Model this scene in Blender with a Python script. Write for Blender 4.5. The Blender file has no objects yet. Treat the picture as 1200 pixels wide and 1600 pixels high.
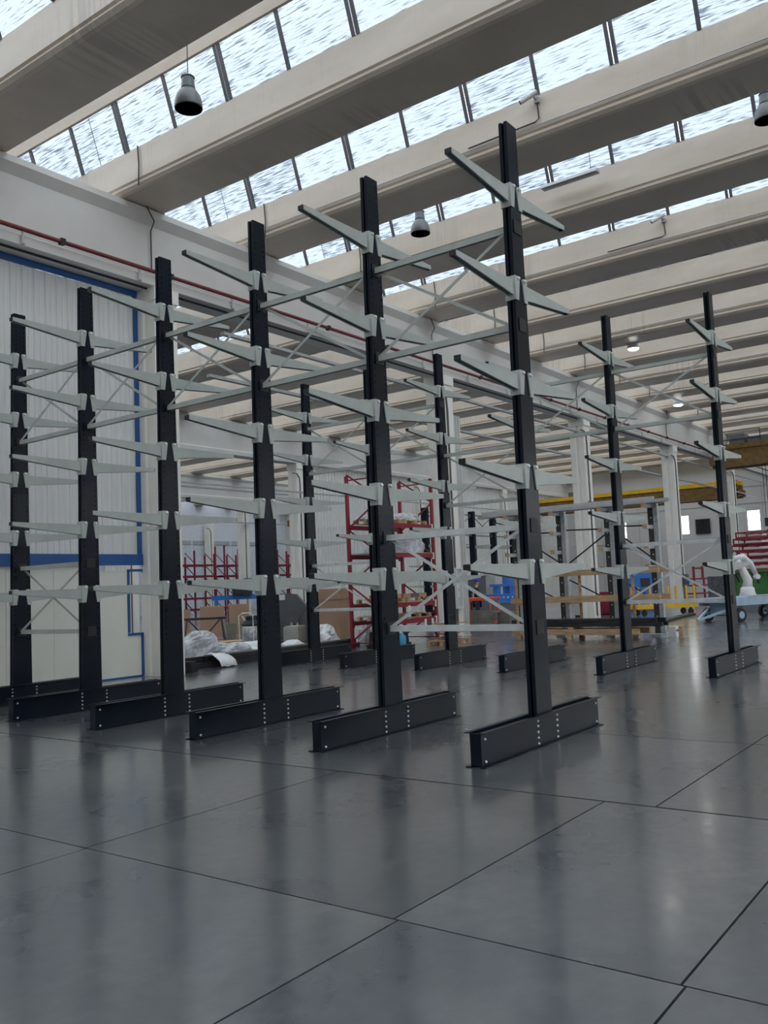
import bpy, math, random
from mathutils import Vector, Matrix
random.seed(7)
SC = bpy.context.scene
COL = SC.collection

# ------------------------------------------------------------------ camera
CAM_H = 1.6
YAW, PITCH, ROLL, FPX = 0.6341, 0.0846, -0.0433, 1383.7
def set_camera():
    F = Vector((math.cos(PITCH)*math.cos(YAW), math.cos(PITCH)*math.sin(YAW), math.sin(PITCH)))
    R = Vector((math.sin(YAW), -math.cos(YAW), 0.0)); U = R.cross(F)
    R2 = math.cos(ROLL)*R + math.sin(ROLL)*U
    U2 = -math.sin(ROLL)*R + math.cos(ROLL)*U
    cd = bpy.data.cameras.new('camera'); co = bpy.data.objects.new('camera', cd); COL.objects.link(co)
    m = Matrix((R2, U2, -F)).transposed().to_4x4(); m.translation = Vector((0, 0, CAM_H))
    co.matrix_world = m
    cd.sensor_fit = 'VERTICAL'; cd.sensor_height = 36.0; cd.lens = 36.0*FPX/1600.0
    cd.clip_start = 0.05; cd.clip_end = 400
    SC.camera = co
set_camera()

# ------------------------------------------------------------------ world, light, exposure
SKY = (0.93, 0.97, 1.0); SKY_STRENGTH = 2.2
w = bpy.data.worlds.new('overcast_sky'); SC.world = w; w.use_nodes = True
bg = w.node_tree.nodes['Background']
bg.inputs['Color'].default_value = (*SKY, 1); bg.inputs['Strength'].default_value = SKY_STRENGTH
SC.view_settings.view_transform = 'Standard'; SC.view_settings.look = 'None'
SC.view_settings.gamma = 1.0; SC.view_settings.use_curve_mapping = False
SC.view_settings.exposure = 0.95
SC.cycles.use_denoising = True
SC.cycles.max_bounces = 9; SC.cycles.diffuse_bounces = 6; SC.cycles.glossy_bounces = 4
SC.cycles.transmission_bounces = 6; SC.cycles.transparent_max_bounces = 16
SC.cycles.caustics_reflective = False; SC.cycles.caustics_refractive = False
SC.cycles.sample_clamp_indirect = 6.0

# ------------------------------------------------------------------ materials
MATS = {}
def base_mat(name):
    m = bpy.data.materials.new(name); m.use_nodes = True
    MATS[name] = m
    return m, m.node_tree, m.node_tree.nodes['Principled BSDF']
def N(nt, t, **kw):
    n = nt.nodes.new(t)
    for k, v in kw.items(): setattr(n, k, v)
    return n
def noise_fac(nt, scale=(1, 1, 1), freq=4.0, detail=4, rough=0.6, coord='Object'):
    tc = N(nt, 'ShaderNodeTexCoord'); mp = N(nt, 'ShaderNodeMapping'); mp.inputs['Scale'].default_value = scale
    no = N(nt, 'ShaderNodeTexNoise'); no.inputs['Scale'].default_value = freq
    no.inputs['Detail'].default_value = detail; no.inputs['Roughness'].default_value = rough
    nt.links.new(tc.outputs[coord], mp.inputs['Vector']); nt.links.new(mp.outputs['Vector'], no.inputs['Vector'])
    return no.outputs['Fac']
def ramp(nt, fac, stops):
    r = N(nt, 'ShaderNodeValToRGB'); e = r.color_ramp.elements
    while len(e) < len(stops): e.new(0.5)
    for i, (p, c) in enumerate(stops):
        e[i].position = p; e[i].color = (*c, 1) if len(c) == 3 else c
    nt.links.new(fac, r.inputs['Fac'])
    return r.outputs['Color']
def mat(name, col, rough=0.5, metal=0.0, var=0.12, freq=3.0, scale=(1, 1, 1), spec=0.5, bump=0.0, bfreq=60, coord='Object'):
    m, nt, b = base_mat(name)
    f = noise_fac(nt, scale, freq, coord=coord)
    lo = tuple(c*(1-var) for c in col); hi = tuple(min(1, c*(1+var)) for c in col)
    nt.links.new(ramp(nt, f, [(0.3, lo), (0.7, hi)]), b.inputs['Base Color'])
    b.inputs['Roughness'].default_value = rough; b.inputs['Metallic'].default_value = metal
    b.inputs['Specular IOR Level'].default_value = spec
    if bump:
        no = noise_fac(nt, (1, 1, 1), bfreq, coord=coord); bp = N(nt, 'ShaderNodeBump')
        bp.inputs['Strength'].default_value = bump; bp.inputs['Distance'].default_value = 0.01
        nt.links.new(no, bp.inputs['Height']); nt.links.new(bp.outputs['Normal'], b.inputs['Normal'])
    return m
def emit_mat(name, col, s):
    m, nt, b = base_mat(name)
    b.inputs['Base Color'].default_value = (*col, 1)
    b.inputs['Emission Color'].default_value = (*col, 1); b.inputs['Emission Strength'].default_value = s
    return m

def floor_mat():
    m, nt, b = base_mat('polished_concrete')
    f1 = noise_fac(nt, (1, 1, 1), 0.55, 6, 0.62); f2 = noise_fac(nt, (1, 1, 1), 9.0, 5, 0.7)
    oi = N(nt, 'ShaderNodeObjectInfo')
    c1 = ramp(nt, f1, [(0.30, (0.052, 0.060, 0.074)), (0.50, (0.082, 0.090, 0.103)), (0.70, (0.135, 0.136, 0.136))])
    c2 = ramp(nt, f2, [(0.35, (0.86, 0.86, 0.86)), (0.65, (1.1, 1.1, 1.1))])
    c3 = ramp(nt, oi.outputs['Random'], [(0.0, (0.85, 0.85, 0.85)), (1.0, (1.15, 1.15, 1.15))])
    mx = N(nt, 'ShaderNodeMix', data_type='RGBA', blend_type='MULTIPLY'); mx.inputs[0].default_value = 1
    nt.links.new(c1, mx.inputs[6]); nt.links.new(c2, mx.inputs[7])
    my = N(nt, 'ShaderNodeMix', data_type='RGBA', blend_type='MULTIPLY'); my.inputs[0].default_value = 1
    nt.links.new(mx.outputs[2], my.inputs[6]); nt.links.new(c3, my.inputs[7])
    nt.links.new(my.outputs[2], b.inputs['Base Color'])
    b.inputs['Coat Weight'].default_value = 0.9; b.inputs['Coat IOR'].default_value = 1.65
    nt.links.new(ramp(nt, f2, [(0.3, (0.10,)*3), (0.7, (0.20,)*3)]), b.inputs['Coat Roughness'])
    rr = ramp(nt, f1, [(0.25, (0.2,)*3), (0.75, (0.4,)*3)])
    nt.links.new(rr, b.inputs['Roughness'])
    b.inputs['Specular IOR Level'].default_value = 0.75
    bp = N(nt, 'ShaderNodeBump'); bp.inputs['Strength'].default_value = 0.05; bp.inputs['Distance'].default_value = 0.004
    nt.links.new(f2, bp.inputs['Height']); nt.links.new(bp.outputs['Normal'], b.inputs['Normal'])
    return m
def concrete_mat():
    m, nt, b = base_mat('cast_concrete')
    f1 = noise_fac(nt, (0.25, 0.25, 0.9), 1.6, 5, 0.6); f2 = noise_fac(nt, (14, 14, 0.9), 1.0, 5, 0.7)
    c1 = ramp(nt, f1, [(0.3, (0.49, 0.415, 0.335)), (0.7, (0.64, 0.555, 0.46))])
    c2 = ramp(nt, f2, [(0.22, (0.72, 0.70, 0.68)), (0.42, (1, 1, 1))])
    ge = N(nt, 'ShaderNodeNewGeometry')
    def pos_noise(sc, fr, de):
        mp = N(nt, 'ShaderNodeMapping'); mp.inputs['Scale'].default_value = sc; no = N(nt, 'ShaderNodeTexNoise')
        no.inputs['Scale'].default_value = fr; no.inputs['Detail'].default_value = de
        nt.links.new(ge.outputs['Position'], mp.inputs['Vector']); nt.links.new(mp.outputs['Vector'], no.inputs['Vector']); return no.outputs['Fac']
    # rain stains: narrow runs down the face, only in some stretches of some beams
    runs = ramp(nt, pos_noise((.3, 9.0, .5), 1.0, 4), [(0.40, (1, 1, 1)), (0.54, (0, 0, 0))])
    where = ramp(nt, pos_noise((.28, .22, .2), 1.0, 1), [(0.56, (0, 0, 0)), (0.70, (.8, .8, .8))])
    ml = N(nt, 'ShaderNodeMath', operation='MULTIPLY'); nt.links.new(runs, ml.inputs[0]); nt.links.new(where, ml.inputs[1])
    st = N(nt, 'ShaderNodeMix', data_type='RGBA'); nt.links.new(ml.outputs[0], st.inputs[0]); nt.links.new(c1, st.inputs[6]); st.inputs[7].default_value = (.38, .325, .27, 1)
    c1 = st.outputs[2]
    mx = N(nt, 'ShaderNodeMix', data_type='RGBA', blend_type='MULTIPLY'); mx.inputs[0].default_value = 0.8
    nt.links.new(c1, mx.inputs[6]); nt.links.new(c2, mx.inputs[7])
    nt.links.new(mx.outputs[2], b.inputs['Base Color'])
    b.inputs['Roughness'].default_value = 0.34
    return m
def pane_mat(name='weathered_polycarbonate', k=1.0):
    m, nt, b = base_mat(name)
    f = noise_fac(nt, (20.0, 1.2, 20.0), 2.2, 3, 0.55)
    if k >= 1:
        oi = N(nt, 'ShaderNodeObjectInfo'); ma = N(nt, 'ShaderNodeMath', operation='MULTIPLY_ADD'); ma.inputs[1].default_value = 0.11
        nt.links.new(oi.outputs['Random'], ma.inputs[0]); nt.links.new(f, ma.inputs[2]); f = ma.outputs[0]
    if k < 1: c = ramp(nt, f, [(0.38, (0.5*k, 0.52*k, 0.55*k)), (0.54, (0.80*k, 0.86*k, 0.92*k))])
    else: c = ramp(nt, f, [(0.41, (0.055, 0.067, 0.085)), (0.48, (0.145, 0.172, 0.20)), (0.54, (0.225, 0.255, 0.282))])
    tr = N(nt, 'ShaderNodeBsdfTransparent'); nt.links.new(c, tr.inputs['Color'])
    gl = N(nt, 'ShaderNodeBsdfGlossy'); gl.inputs['Roughness'].default_value = 0.3
    mx = N(nt, 'ShaderNodeMixShader'); mx.inputs[0].default_value = 0.05
    nt.links.new(tr.outputs[0], mx.inputs[1]); nt.links.new(gl.outputs[0], mx.inputs[2])
    nt.links.new(mx.outputs[0], nt.nodes['Material Output'].inputs['Surface'])
    return m
def translucent_mat(name, col, t=0.5):
    m, nt, b = base_mat(name)
    f = noise_fac(nt, (9, 9, 0.6), 2.0, 4)
    c = ramp(nt, f, [(0.3, tuple(x*0.86 for x in col)), (0.7, col)])
    tl = N(nt, 'ShaderNodeBsdfTranslucent'); nt.links.new(c, tl.inputs['Color'])
    nt.links.new(c, b.inputs['Base Color']); b.inputs['Roughness'].default_value = 0.35
    mx = N(nt, 'ShaderNodeMixShader'); mx.inputs[0].default_value = t
    nt.links.new(b.outputs[0], mx.inputs[1]); nt.links.new(tl.outputs[0], mx.inputs[2])
    nt.links.new(mx.outputs[0], nt.nodes['Material Output'].inputs['Surface'])
    return m
def film_mat():
    m, nt, b = base_mat('stretch_film')
    f = noise_fac(nt, (1, 1, 1), 9.0, 5)
    nt.links.new(ramp(nt, f, [(0.35, (0.45, 0.47, 0.50)), (0.65, (0.80, 0.82, 0.84))]), b.inputs['Base Color'])
    b.inputs['Roughness'].default_value = 0.18
    tr = N(nt, 'ShaderNodeBsdfTransparent'); mx = N(nt, 'ShaderNodeMixShader'); mx.inputs[0].default_value = 0.25
    nt.links.new(b.outputs[0], mx.inputs[1]); nt.links.new(tr.outputs[0], mx.inputs[2])
    nt.links.new(mx.outputs[0], nt.nodes['Material Output'].inputs['Surface'])
    return m
def perforated_mat():
    # navy paint with two vertical lines of small punched holes that follow the tapered edges (fine relief only)
    m, nt, b = base_mat('navy_paint_punched')
    tc = N(nt, 'ShaderNodeTexCoord'); sp = N(nt, 'ShaderNodeSeparateXYZ'); nt.links.new(tc.outputs['Object'], sp.inputs[0])
    def M(op, a, c=None):
        n = N(nt, 'ShaderNodeMath', operation=op)
        for i, v in enumerate((a, c)):
            if v is None: continue
            if isinstance(v, (int, float)): n.inputs[i].default_value = v
            else: nt.links.new(v, n.inputs[i])
        return n.outputs[0]
    x, z = sp.outputs['X'], sp.outputs['Z']
    hd = M('SUBTRACT', 0.168-0.036, M('MULTIPLY', z, 0.0103))
    dx = M('ABSOLUTE', M('SUBTRACT', M('ABSOLUTE', x), hd))
    dz = M('ABSOLUTE', M('SUBTRACT', M('MODULO', z, 0.076), 0.038))
    hole = M('MULTIPLY', M('LESS_THAN', dx, 0.010), M('LESS_THAN', dz, 0.014))
    hole = M('MULTIPLY', hole, M('GREATER_THAN', z, 1.0))
    f = noise_fac(nt, (1, 1, 1), 3.0)
    c = ramp(nt, f, [(0.3, (0.006, 0.010, 0.018)), (0.7, (0.009, 0.014, 0.023))])
    mx = N(nt, 'ShaderNodeMix', data_type='RGBA'); nt.links.new(hole, mx.inputs[0]); nt.links.new(c, mx.inputs[6])
    mx.inputs[7].default_value = (0.001, 0.001, 0.001, 1)
    nt.links.new(mx.outputs[2], b.inputs['Base Color']); b.inputs['Roughness'].default_value = 0.24
    b.inputs['Specular IOR Level'].default_value = 0.16
    bp = N(nt, 'ShaderNodeBump'); bp.invert = True; bp.inputs['Strength'].default_value = 0.6; bp.inputs['Distance'].default_value = 0.003
    nt.links.new(hole, bp.inputs['Height']); nt.links.new(bp.outputs['Normal'], b.inputs['Normal'])
    return m

M_FLOOR = floor_mat(); M_CONC = concrete_mat(); M_PANE = pane_mat(); M_FILM = film_mat(); M_PUNCH = perforated_mat()
M_ROOFL = pane_mat('milky_roof_sheet', 0.62)
M_JOINT = mat('joint_filler', (0.03, 0.03, 0.032), 0.9)
M_WHITE = mat('white_wall_paint', (0.66, 0.64, 0.61), 0.5, var=0.05, freq=1.2)
M_PILLAR = mat('cream_pillar_paint', (0.88, 0.86, 0.79), 0.5, var=0.05, freq=1.5)
M_NAVY = mat('navy_paint', (0.006, 0.011, 0.020), 0.30, var=0.15, spec=0.22)
M_GALV = mat('grey_coated_steel', (0.47, 0.505, 0.47), 0.36, var=0.08, freq=6)
M_ZINC = mat('zinc_plated_steel', (0.78, 0.81, 0.82), 0.34, metal=0.3, var=0.12, freq=8)
M_BLACK = mat('black_plastic', (0.012, 0.012, 0.013), 0.5)
M_BLUE = mat('blue_paint', (0.018, 0.095, 0.30), 0.45)
M_POLY = translucent_mat('white_polycarbonate_sheet', (0.93, 0.925, 0.91), 0.4)
M_PANEL = mat('cream_sandwich_panel', (0.80, 0.79, 0.71), 0.45, var=0.05, freq=1.0)
M_DKRED = mat('dark_red_pipe_paint', (0.17, 0.022, 0.028), 0.45)
M_RED = mat('red_rack_paint', (0.27, 0.018, 0.038), 0.45)
M_TRAY = mat('grey_tray_steel', (0.46, 0.47, 0.47), 0.45)
M_GREYC = mat('dark_conduit', (0.13, 0.13, 0.135), 0.5)
M_ALU = mat('dark_mullion_aluminium', (0.10, 0.10, 0.115), 0.45)
M_LAMP = mat('lamp_housing_grey', (0.13, 0.14, 0.15), 0.4, metal=0.3)
M_REFL = mat('lamp_reflector', (0.14, 0.145, 0.15), 0.4, metal=0.3)
M_LIT = emit_mat('lit_lamp_glass', (1.0, 0.97, 0.9), 9.0)
M_RIB = mat('light_ribbed_cladding', (0.80, 0.79, 0.76), 0.5, var=0.05)

# ------------------------------------------------------------------ geometry helpers
class MB:
    """collects faces; build() links them as ONE mesh object"""
    def __init__(s): s.v = []; s.f = []
    def add(s, vs, fs):
        o = len(s.v); s.v += [tuple(v) for v in vs]; s.f += [tuple(i+o for i in f) for f in fs]; return s
    def box(s, x0, x1, y0, y1, z0, z1):
        vs = [(x, y, z) for x in (x0, x1) for y in (y0, y1) for z in (z0, z1)]
        return s.add(vs, [(0, 1, 3, 2), (4, 6, 7, 5), (0, 4, 5, 1), (2, 3, 7, 6), (0, 2, 6, 4), (1, 5, 7, 3)])
    def prism(s, poly, axis, a, b):
        """poly: list of 2D points in the plane of the two other axes (in xyz order), extruded from a to b along axis"""
        n = len(poly)
        def P(q, t):
            l = list(q); l.insert(axis, t); return tuple(l)
        vs = [P(q, a) for q in poly] + [P(q, b) for q in poly]
        fs = [tuple(range(n)), tuple(range(2*n-1, n-1, -1))] + [(i, i+n, (i+1) % n+n, (i+1) % n) for i in range(n)]
        return s.add(vs, fs)
    def bar(s, p, q, w, h, up=(0, 0, 1)):
        p, q = Vector(p), Vector(q); d = (q-p).normalized(); u = Vector(up)
        if abs(d.dot(u)) > 0.98: u = Vector((1, 0, 0))
        r = d.cross(u).normalized()*(w/2); t = r.cross(d).normalized()*(h/2)
        vs = [p-r-t, p+r-t, p+r+t, p-r+t, q-r-t, q+r-t, q+r+t, q-r+t]
        return s.add(vs, [(0, 3, 2, 1), (4, 5, 6, 7), (0, 1, 5, 4), (1, 2, 6, 5), (2, 3, 7, 6), (3, 0, 4, 7)])
    def tube(s, pts, r, n=8, caps=True):
        pts = [Vector(p) for p in pts]; rings = []
        for i, p in enumerate(pts):
            d = (pts[min(i+1, len(pts)-1)]-pts[max(i-1, 0)]).normalized()
            u = Vector((0, 0, 1)) if abs(d.z) < 0.95 else Vector((1, 0, 0))
            a = d.cross(u).normalized(); b = d.cross(a).normalized()
            rr = r[i] if isinstance(r, (list, tuple)) else r
            rings.append([p+a*rr*math.cos(2*math.pi*k/n)+b*rr*math.sin(2*math.pi*k/n) for k in range(n)])
        vs = [v for rg in rings for v in rg]; fs = []
        for i in range(len(pts)-1):
            for k in range(n):
                fs.append((i*n+k, i*n+(k+1) % n, (i+1)*n+(k+1) % n, (i+1)*n+k))
        if caps: fs += [tuple(range(n-1, -1, -1)), tuple((len(pts)-1)*n+k for k in range(n))]
        return s.add(vs, fs)
    def lathe(s, prof, c=(0, 0, 0), n=16, axis=2):
        vs = []; fs = []
        for (r, z) in prof:
            for k in range(n):
                a = 2*math.pi*k/n; q = [r*math.cos(a), r*math.sin(a)]; q.insert(axis, z)
                vs.append((q[0]+c[0], q[1]+c[1], q[2]+c[2]))
        for i in range(len(prof)-1):
            for k in range(n): fs.append((i*n+k, i*n+(k+1) % n, (i+1)*n+(k+1) % n, (i+1)*n+k))
        fs += [tuple(range(n-1, -1, -1)), tuple((len(prof)-1)*n+k for k in range(n))]
        return s.add(vs, fs)
    def data(s, name, m, smooth=False):
        me = bpy.data.meshes.new(name); me.from_pydata(s.v, [], s.f)
        me.validate(); me.materials.append(m)
        import bmesh
        b = bmesh.new(); b.from_mesh(me); bmesh.ops.recalc_face_normals(b, faces=b.faces[:]); b.to_mesh(me); b.free()
        if smooth:
            for p in me.polygons: p.use_smooth = True
        return me
    def build(s, name, m, parent=None, loc=(0, 0, 0), rz=0.0, smooth=False):
        return put(name, s.data(name, m, smooth), parent, loc, rz)
def put(name, me, parent=None, loc=(0, 0, 0), rz=0.0, rot=None, scale=None):
    o = bpy.data.objects.new(name, me); COL.objects.link(o)
    o.parent = parent; o.location = loc; o.rotation_euler = rot if rot else (0, 0, rz)
    if scale: o.scale = scale
    return o
def tag(o, label, cat, group=None):
    o['label'] = label; o['category'] = cat
    if group: o['group'] = group
    return o
def thing(name, label, cat, loc=(0, 0, 0), rz=0.0, group=None):
    o = bpy.data.objects.new(name, None); COL.objects.link(o); o.empty_display_size = 0.1
    o.location = loc; o.rotation_euler = (0, 0, rz)
    return tag(o, label, cat, group)
def structure(name, loc=(0, 0, 0)):
    o = bpy.data.objects.new(name, None); COL.objects.link(o); o.location = loc; o['kind'] = 'structure'
    return o
def smesh(name, mb, m, parent=None, smooth=False):
    o = mb.build(name, m, parent, smooth=smooth)
    if parent is None: o['kind'] = 'structure'
    return o
def copy_tree(o, parent=None, loc=None, rz=None):
    c = o.copy(); COL.objects.link(c); c.parent = parent
    if loc is not None: c.location = loc
    if rz is not None: c.rotation_euler = (0, 0, rz)
    for ch in list(o.children): copy_tree(ch, c)
    return c

# ================================================================== THE SETTING
X_MIN, X_END = -14.0, 66.0
Y_MIN, Y_G1, Y_G2, Y_G3, Y_MAX = -16.0, 14.4, 30.0, 45.0, 61.0
# ---- floor: a bed and single cast slabs with open joints
floor = smesh('floor', MB().box(X_MIN, X_END, Y_MIN, Y_MAX, -0.3, -0.02), M_JOINT)
def slab(x0, x1, y0, y1):
    g = 0.006; ga = 0.013 if abs(x0-6.14) < .01 else g; gb = 0.013 if abs(x1-6.14) < .01 else g
    if x1-x0 < .02 or y1-y0 < .02: return
    o = MB().box(-(x1-x0)/2+ga, (x1-x0)/2-gb, -(y1-y0)/2+g, (y1-y0)/2-g, -0.02, 0.0).build('slab', M_FLOOR, floor, ((x0+x1)/2, (y0+y1)/2, 0))
xcuts = [X_MIN, -8.5, -4.2, -0.9, 3.55, 6.14, 8.73, 14.6, 20.2, 25.8, 31.4, 37, 44, 51, 58, X_END]
ycuts = {3: [1.25, 2.63, 5.11, 9.8, 15, 21, 27, 33, 39, 46, 53], 4: [1.27, 2.66, 5.13, 10.2, 15, 21, 27, 33, 39, 46, 53], 5: [2.29, 7.3, 12.1, 15.1, 21, 27, 33, 39, 46, 53], 6: [2.29, 7.3, 12.1, 15.1, 21, 27, 33, 39, 46, 53]}
for i in range(len(xcuts)-1):
    yc = [Y_MIN, -11, -6, -2.4]+ycuts.get(i, [2.3, 7.3, 12.2, 15.1, 21, 27, 33, 39, 46, 53])+[Y_MAX]
    for j in range(len(yc)-1): slab(xcuts[i], xcuts[i+1], yc[j], yc[j+1])

# ---- roof: cast beams along Y, each followed by a glazed lantern (one pane slope each side of a ridge)
PITCH_X, BEAM_X0, Z_SOF, Z_TOP, BEAM_W = 3.58, 10.97, 9.74, 10.57, 1.17
Z_RIDGE, Z_LIP = 11.48, 11.76
ceiling = structure('ceiling')
BAYS = [(Y_MIN, 14.98), (14.98, 30.4), (30.4, 45.4), (45.4, Y_MAX)]
beam_poly = [(0.0, Z_TOP), (0.0, 9.93), (0.035, 9.90), (0.035, 9.86), (0.0, 9.83), (0.05, Z_SOF+0.03), (0.10, Z_SOF), (BEAM_W-0.03, Z_SOF), (BEAM_W, Z_SOF+0.03), (BEAM_W, Z_TOP)]
for bi, (ya, yb) in enumerate(BAYS):
    me = MB().prism(beam_poly, 1, ya, yb).data('roof_beam', M_CONC)
    lip = MB().prism([(-0.36, Z_RIDGE), (-0.30, Z_RIDGE), (-0.30, Z_LIP+.04), (-0.48, Z_LIP+.04), (-0.42, Z_LIP-0.06)], 1, ya, yb).data('ridge_beam', M_CONC)
    for k in range(-7, 16):
        x = BEAM_X0+k*PITCH_X
        if x < X_MIN or x > X_END-1.2: continue
        put('roof_beam', me, ceiling, (x, 0, 0)); put('ridge_beam', lip, ceiling, (x, 0, 0))
MULL0, MULL = 3.79, 1.475
def front_pane(y0, y1):
    """weathered sheet with a small turned-in rim on its four edges"""
    zr = Z_RIDGE+.02; m = MB()
    m.add([(0, y0, Z_TOP), (0, y1, Z_TOP), (-0.30, y1, zr), (-0.30, y0, zr), (.02, y0, Z_TOP), (.02, y1, Z_TOP), (-0.28, y1, zr), (-0.28, y0, zr)],
          [(0, 1, 2, 3), (0, 4, 5, 1), (1, 5, 6, 2), (2, 6, 7, 3), (3, 7, 4, 0)])
    return m
pane_me = front_pane(0.03, MULL-0.03).data('pane', M_PANE)
mul_me = MB().bar((0, 0, Z_TOP), (-0.30, 0, Z_RIDGE), 0.035, 0.07, (0, 1, 0)).data('mullion', M_ALU)
mul_w = MB().bar((0, -0.045, Z_TOP), (-0.30, -0.045, Z_RIDGE), 0.03, 0.07, (0, 1, 0)).bar((0, 0.045, Z_TOP), (-0.30, 0.045, Z_RIDGE), 0.03, 0.07, (0, 1, 0)).data('mullion', M_ALU)
wn = 0
for bi, (ya, yb) in enumerate(BAYS):
    for k in range(-7, 16):
        x = BEAM_X0+k*PITCH_X
        if x < X_MIN or x > X_END-1.2: continue
        wn += 1
        win = structure('window_%d' % wn, (x, 0, 0)); win.parent = ceiling
        # rear slope glazing over the gap, as one sheet
        xr0, xr1 = BEAM_W-PITCH_X-0.06, -0.46
        r = MB()
        r.add([(xr0, ya, Z_TOP), (xr0, yb, Z_TOP), (xr1, yb, Z_LIP), (xr1, ya, Z_LIP)], [(0, 1, 2, 3)])
        r.build('roof_glazing', M_ROOFL, win)
        j0 = math.ceil((ya-MULL0)/MULL); j1 = math.floor((yb-MULL0)/MULL)
        single = (bi == 0 and 0 <= k <= 5)
        if single:
            lo = max(j0, -4)
            front_pane(ya, MULL0+lo*MULL-0.03).build('glazing', M_PANE, win)
            for j in range(lo, j1): put('pane', pane_me, win, (0, MULL0+j*MULL, 0))
            front_pane(MULL0+j1*MULL+.03, yb).build('pane', M_PANE, win)
            for j in range(lo, j1+1): put('mullion', mul_w if (j % 2) else mul_me, win, (0, MULL0+j*MULL, 0))
        else:
            front_pane(ya, yb).build('glazing', M_PANE, win)
            mm = MB()
            for j in range(j0, j1+1):
                mm.bar((0, MULL0+j*MULL, Z_TOP), (-0.30, MULL0+j*MULL, Z_RIDGE), 0.05, 0.07, (0, 1, 0))
            mm.build('mullions', M_ALU, win)['kind'] = 'stuff'

# ---- girders on the pillar lines
g_poly = [(0.0, 9.72), (0.0, 9.60), (0.14, 9.42), (0.14, 8.36), (0.0, 8.27), (0.0, 8.09), (0.66, 8.09), (0.66, 8.27), (0.52, 8.36), (0.52, 9.42), (0.66, 9.60), (0.66, 9.72)]
girders = structure('trim_1')
for y in (Y_G1, Y_G2, Y_G3, Y_MIN-0.6):
    MB().prism([(y+a, b) for a, b in g_poly], 0, X_MIN, X_END).build('girder', M_WHITE, girders)

# ---- pillars
def pillar(x, y, n):
    t = structure('pillar_%d' % n, (x, y, 0))
    MB().prism([(-.30, 0), (.30, 0), (.30, .60), (-.30, .60), (-.30, .38), (-.26, .35), (-.26, .25), (-.30, .22)], 2, 0, 8.09).build('shaft', M_PILLAR, t)
    MB().box(-.325, .325, -.045, .64, 7.80, 8.085).build('corbel', M_PILLAR, t)
    MB().tube([(-.62, -.03, 7.55), (-.3, -.03, 7.55), (-.12, -.03, 7.35), (-.08, -.03, 7.0), (-.08, -.03, .1)], .03, 8).build('conduit', M_GREYC, t)
    return t
pn = 0
for y in (Y_G1+0.02, Y_G2+0.02, Y_G3+0.02):
    for x in (-9.3, 1.4, 12.12, 23.2, 33.75, 44.65, 55.3):
        pn += 1; pillar(x, y, pn)
for i in range(3, 5): pn += 1; pillar(12.4+10.7*i, 60.1, pn)

# ---- outer walls
def wall_x(name, x0, x1, ya, yb, za, zb, holes, m):
    """wall normal to X with rectangular openings (y0, y1, z0, z1)"""
    mb = MB(); ys = sorted({ya, yb, *[h[0] for h in holes], *[h[1] for h in holes]})
    for y0, y1 in zip(ys, ys[1:]):
        z = za
        for h in sorted([h for h in holes if h[0] <= y0 and h[1] >= y1], key=lambda q: q[2]):
            mb.box(x0, x1, y0, y1, z, h[2]); z = h[3]
        mb.box(x0, x1, y0, y1, z, zb)
    return smesh(name, mb, m)
WIN = [(20.60, 21.25, 4.50, 5.95), (15.60, 16.55, 4.45, 5.95), (25.4, 26.6, 4.5, 5.95), (5.4, 6.6, 4.5, 5.95), (-2.6, -1.4, 4.5, 5.95)]
M_ENDW = mat('grey_panel_wall', (0.66, 0.65, 0.63), 0.5, var=0.05, freq=0.8)
wall_end = wall_x('wall_end', X_END, X_END+.3, Y_MIN, Y_MAX, 0, 12, WIN, M_ENDW)
seam = MB().box(-.015, 0, -.02, .02, 0, 7.8).data('panel_seam', M_TRAY)
for y in range(-15, 30, 3): put('panel_seam', seam, wall_end, (X_END, y+.4, 0))
for z in (4.1, 6.4, 7.6): MB().box(-.03, 0, Y_MIN, 29.9, z, z+.06).build('panel_rail', M_TRAY, wall_end, (X_END, 0, 0))
M_GLASS, _nt, _b = base_mat('clear_glass')
_b.inputs['Base Color'].default_value = (0.9, 0.95, 1, 1); _b.inputs['Roughness'].default_value = 0.05
_t = _nt.nodes.new('ShaderNodeBsdfTransparent'); _m = _nt.nodes.new('ShaderNodeMixShader'); _m.inputs[0].default_value = 0.9
_nt.links.new(_b.outputs[0], _m.inputs[1]); _nt.links.new(_t.outputs[0], _m.inputs[2])
_nt.links.new(_m.outputs[0], _nt.nodes['Material Output'].inputs['Surface'])
for (y0, y1, z0, z1) in WIN:
    wn += 1; wf = structure('window_%d' % wn, (X_END+.06, 0, 0)); f = MB(); t_ = .05
    f.box(0, .06, y0, y1, z0, z0+t_); f.box(0, .06, y0, y1, z1-t_, z1); f.box(0, .06, y0, y0+t_, z0, z1); f.box(0, .06, y1-t_, y1, z0, z1)
    f.box(0, .06, y0, y1, (z0+z1)/2-.02, (z0+z1)/2+.02); f.build('window_frame', M_TRAY, wf)
    for za, zb in ((z0+t_, (z0+z1)/2-.02), ((z0+z1)/2+.02, z1-t_)): MB().box(.02, .03, y0+t_, y1-t_, za, zb).build('pane', M_GLASS, wf)
smesh('wall_near', MB().box(X_MIN-.3, X_MIN, Y_MIN, Y_MAX, 0, 12), M_WHITE)
ADDED_BANDS = [(-12.5, -1.5), (1.5, 9.5), (12.5, 20.5), (23.5, 31.0), (34.0, 42.0), (45.0, 53.0), (56.0, 65.0)]  # unseen window bands, added to bring daylight in from the right
wr = MB(); xs = [X_MIN]+[v for g_ in ADDED_BANDS for v in g_]+[X_END]
for i in range(0, len(xs), 2): wr.box(xs[i], xs[i+1], Y_MIN-.9, Y_MIN-.6, 0, 12)
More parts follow.
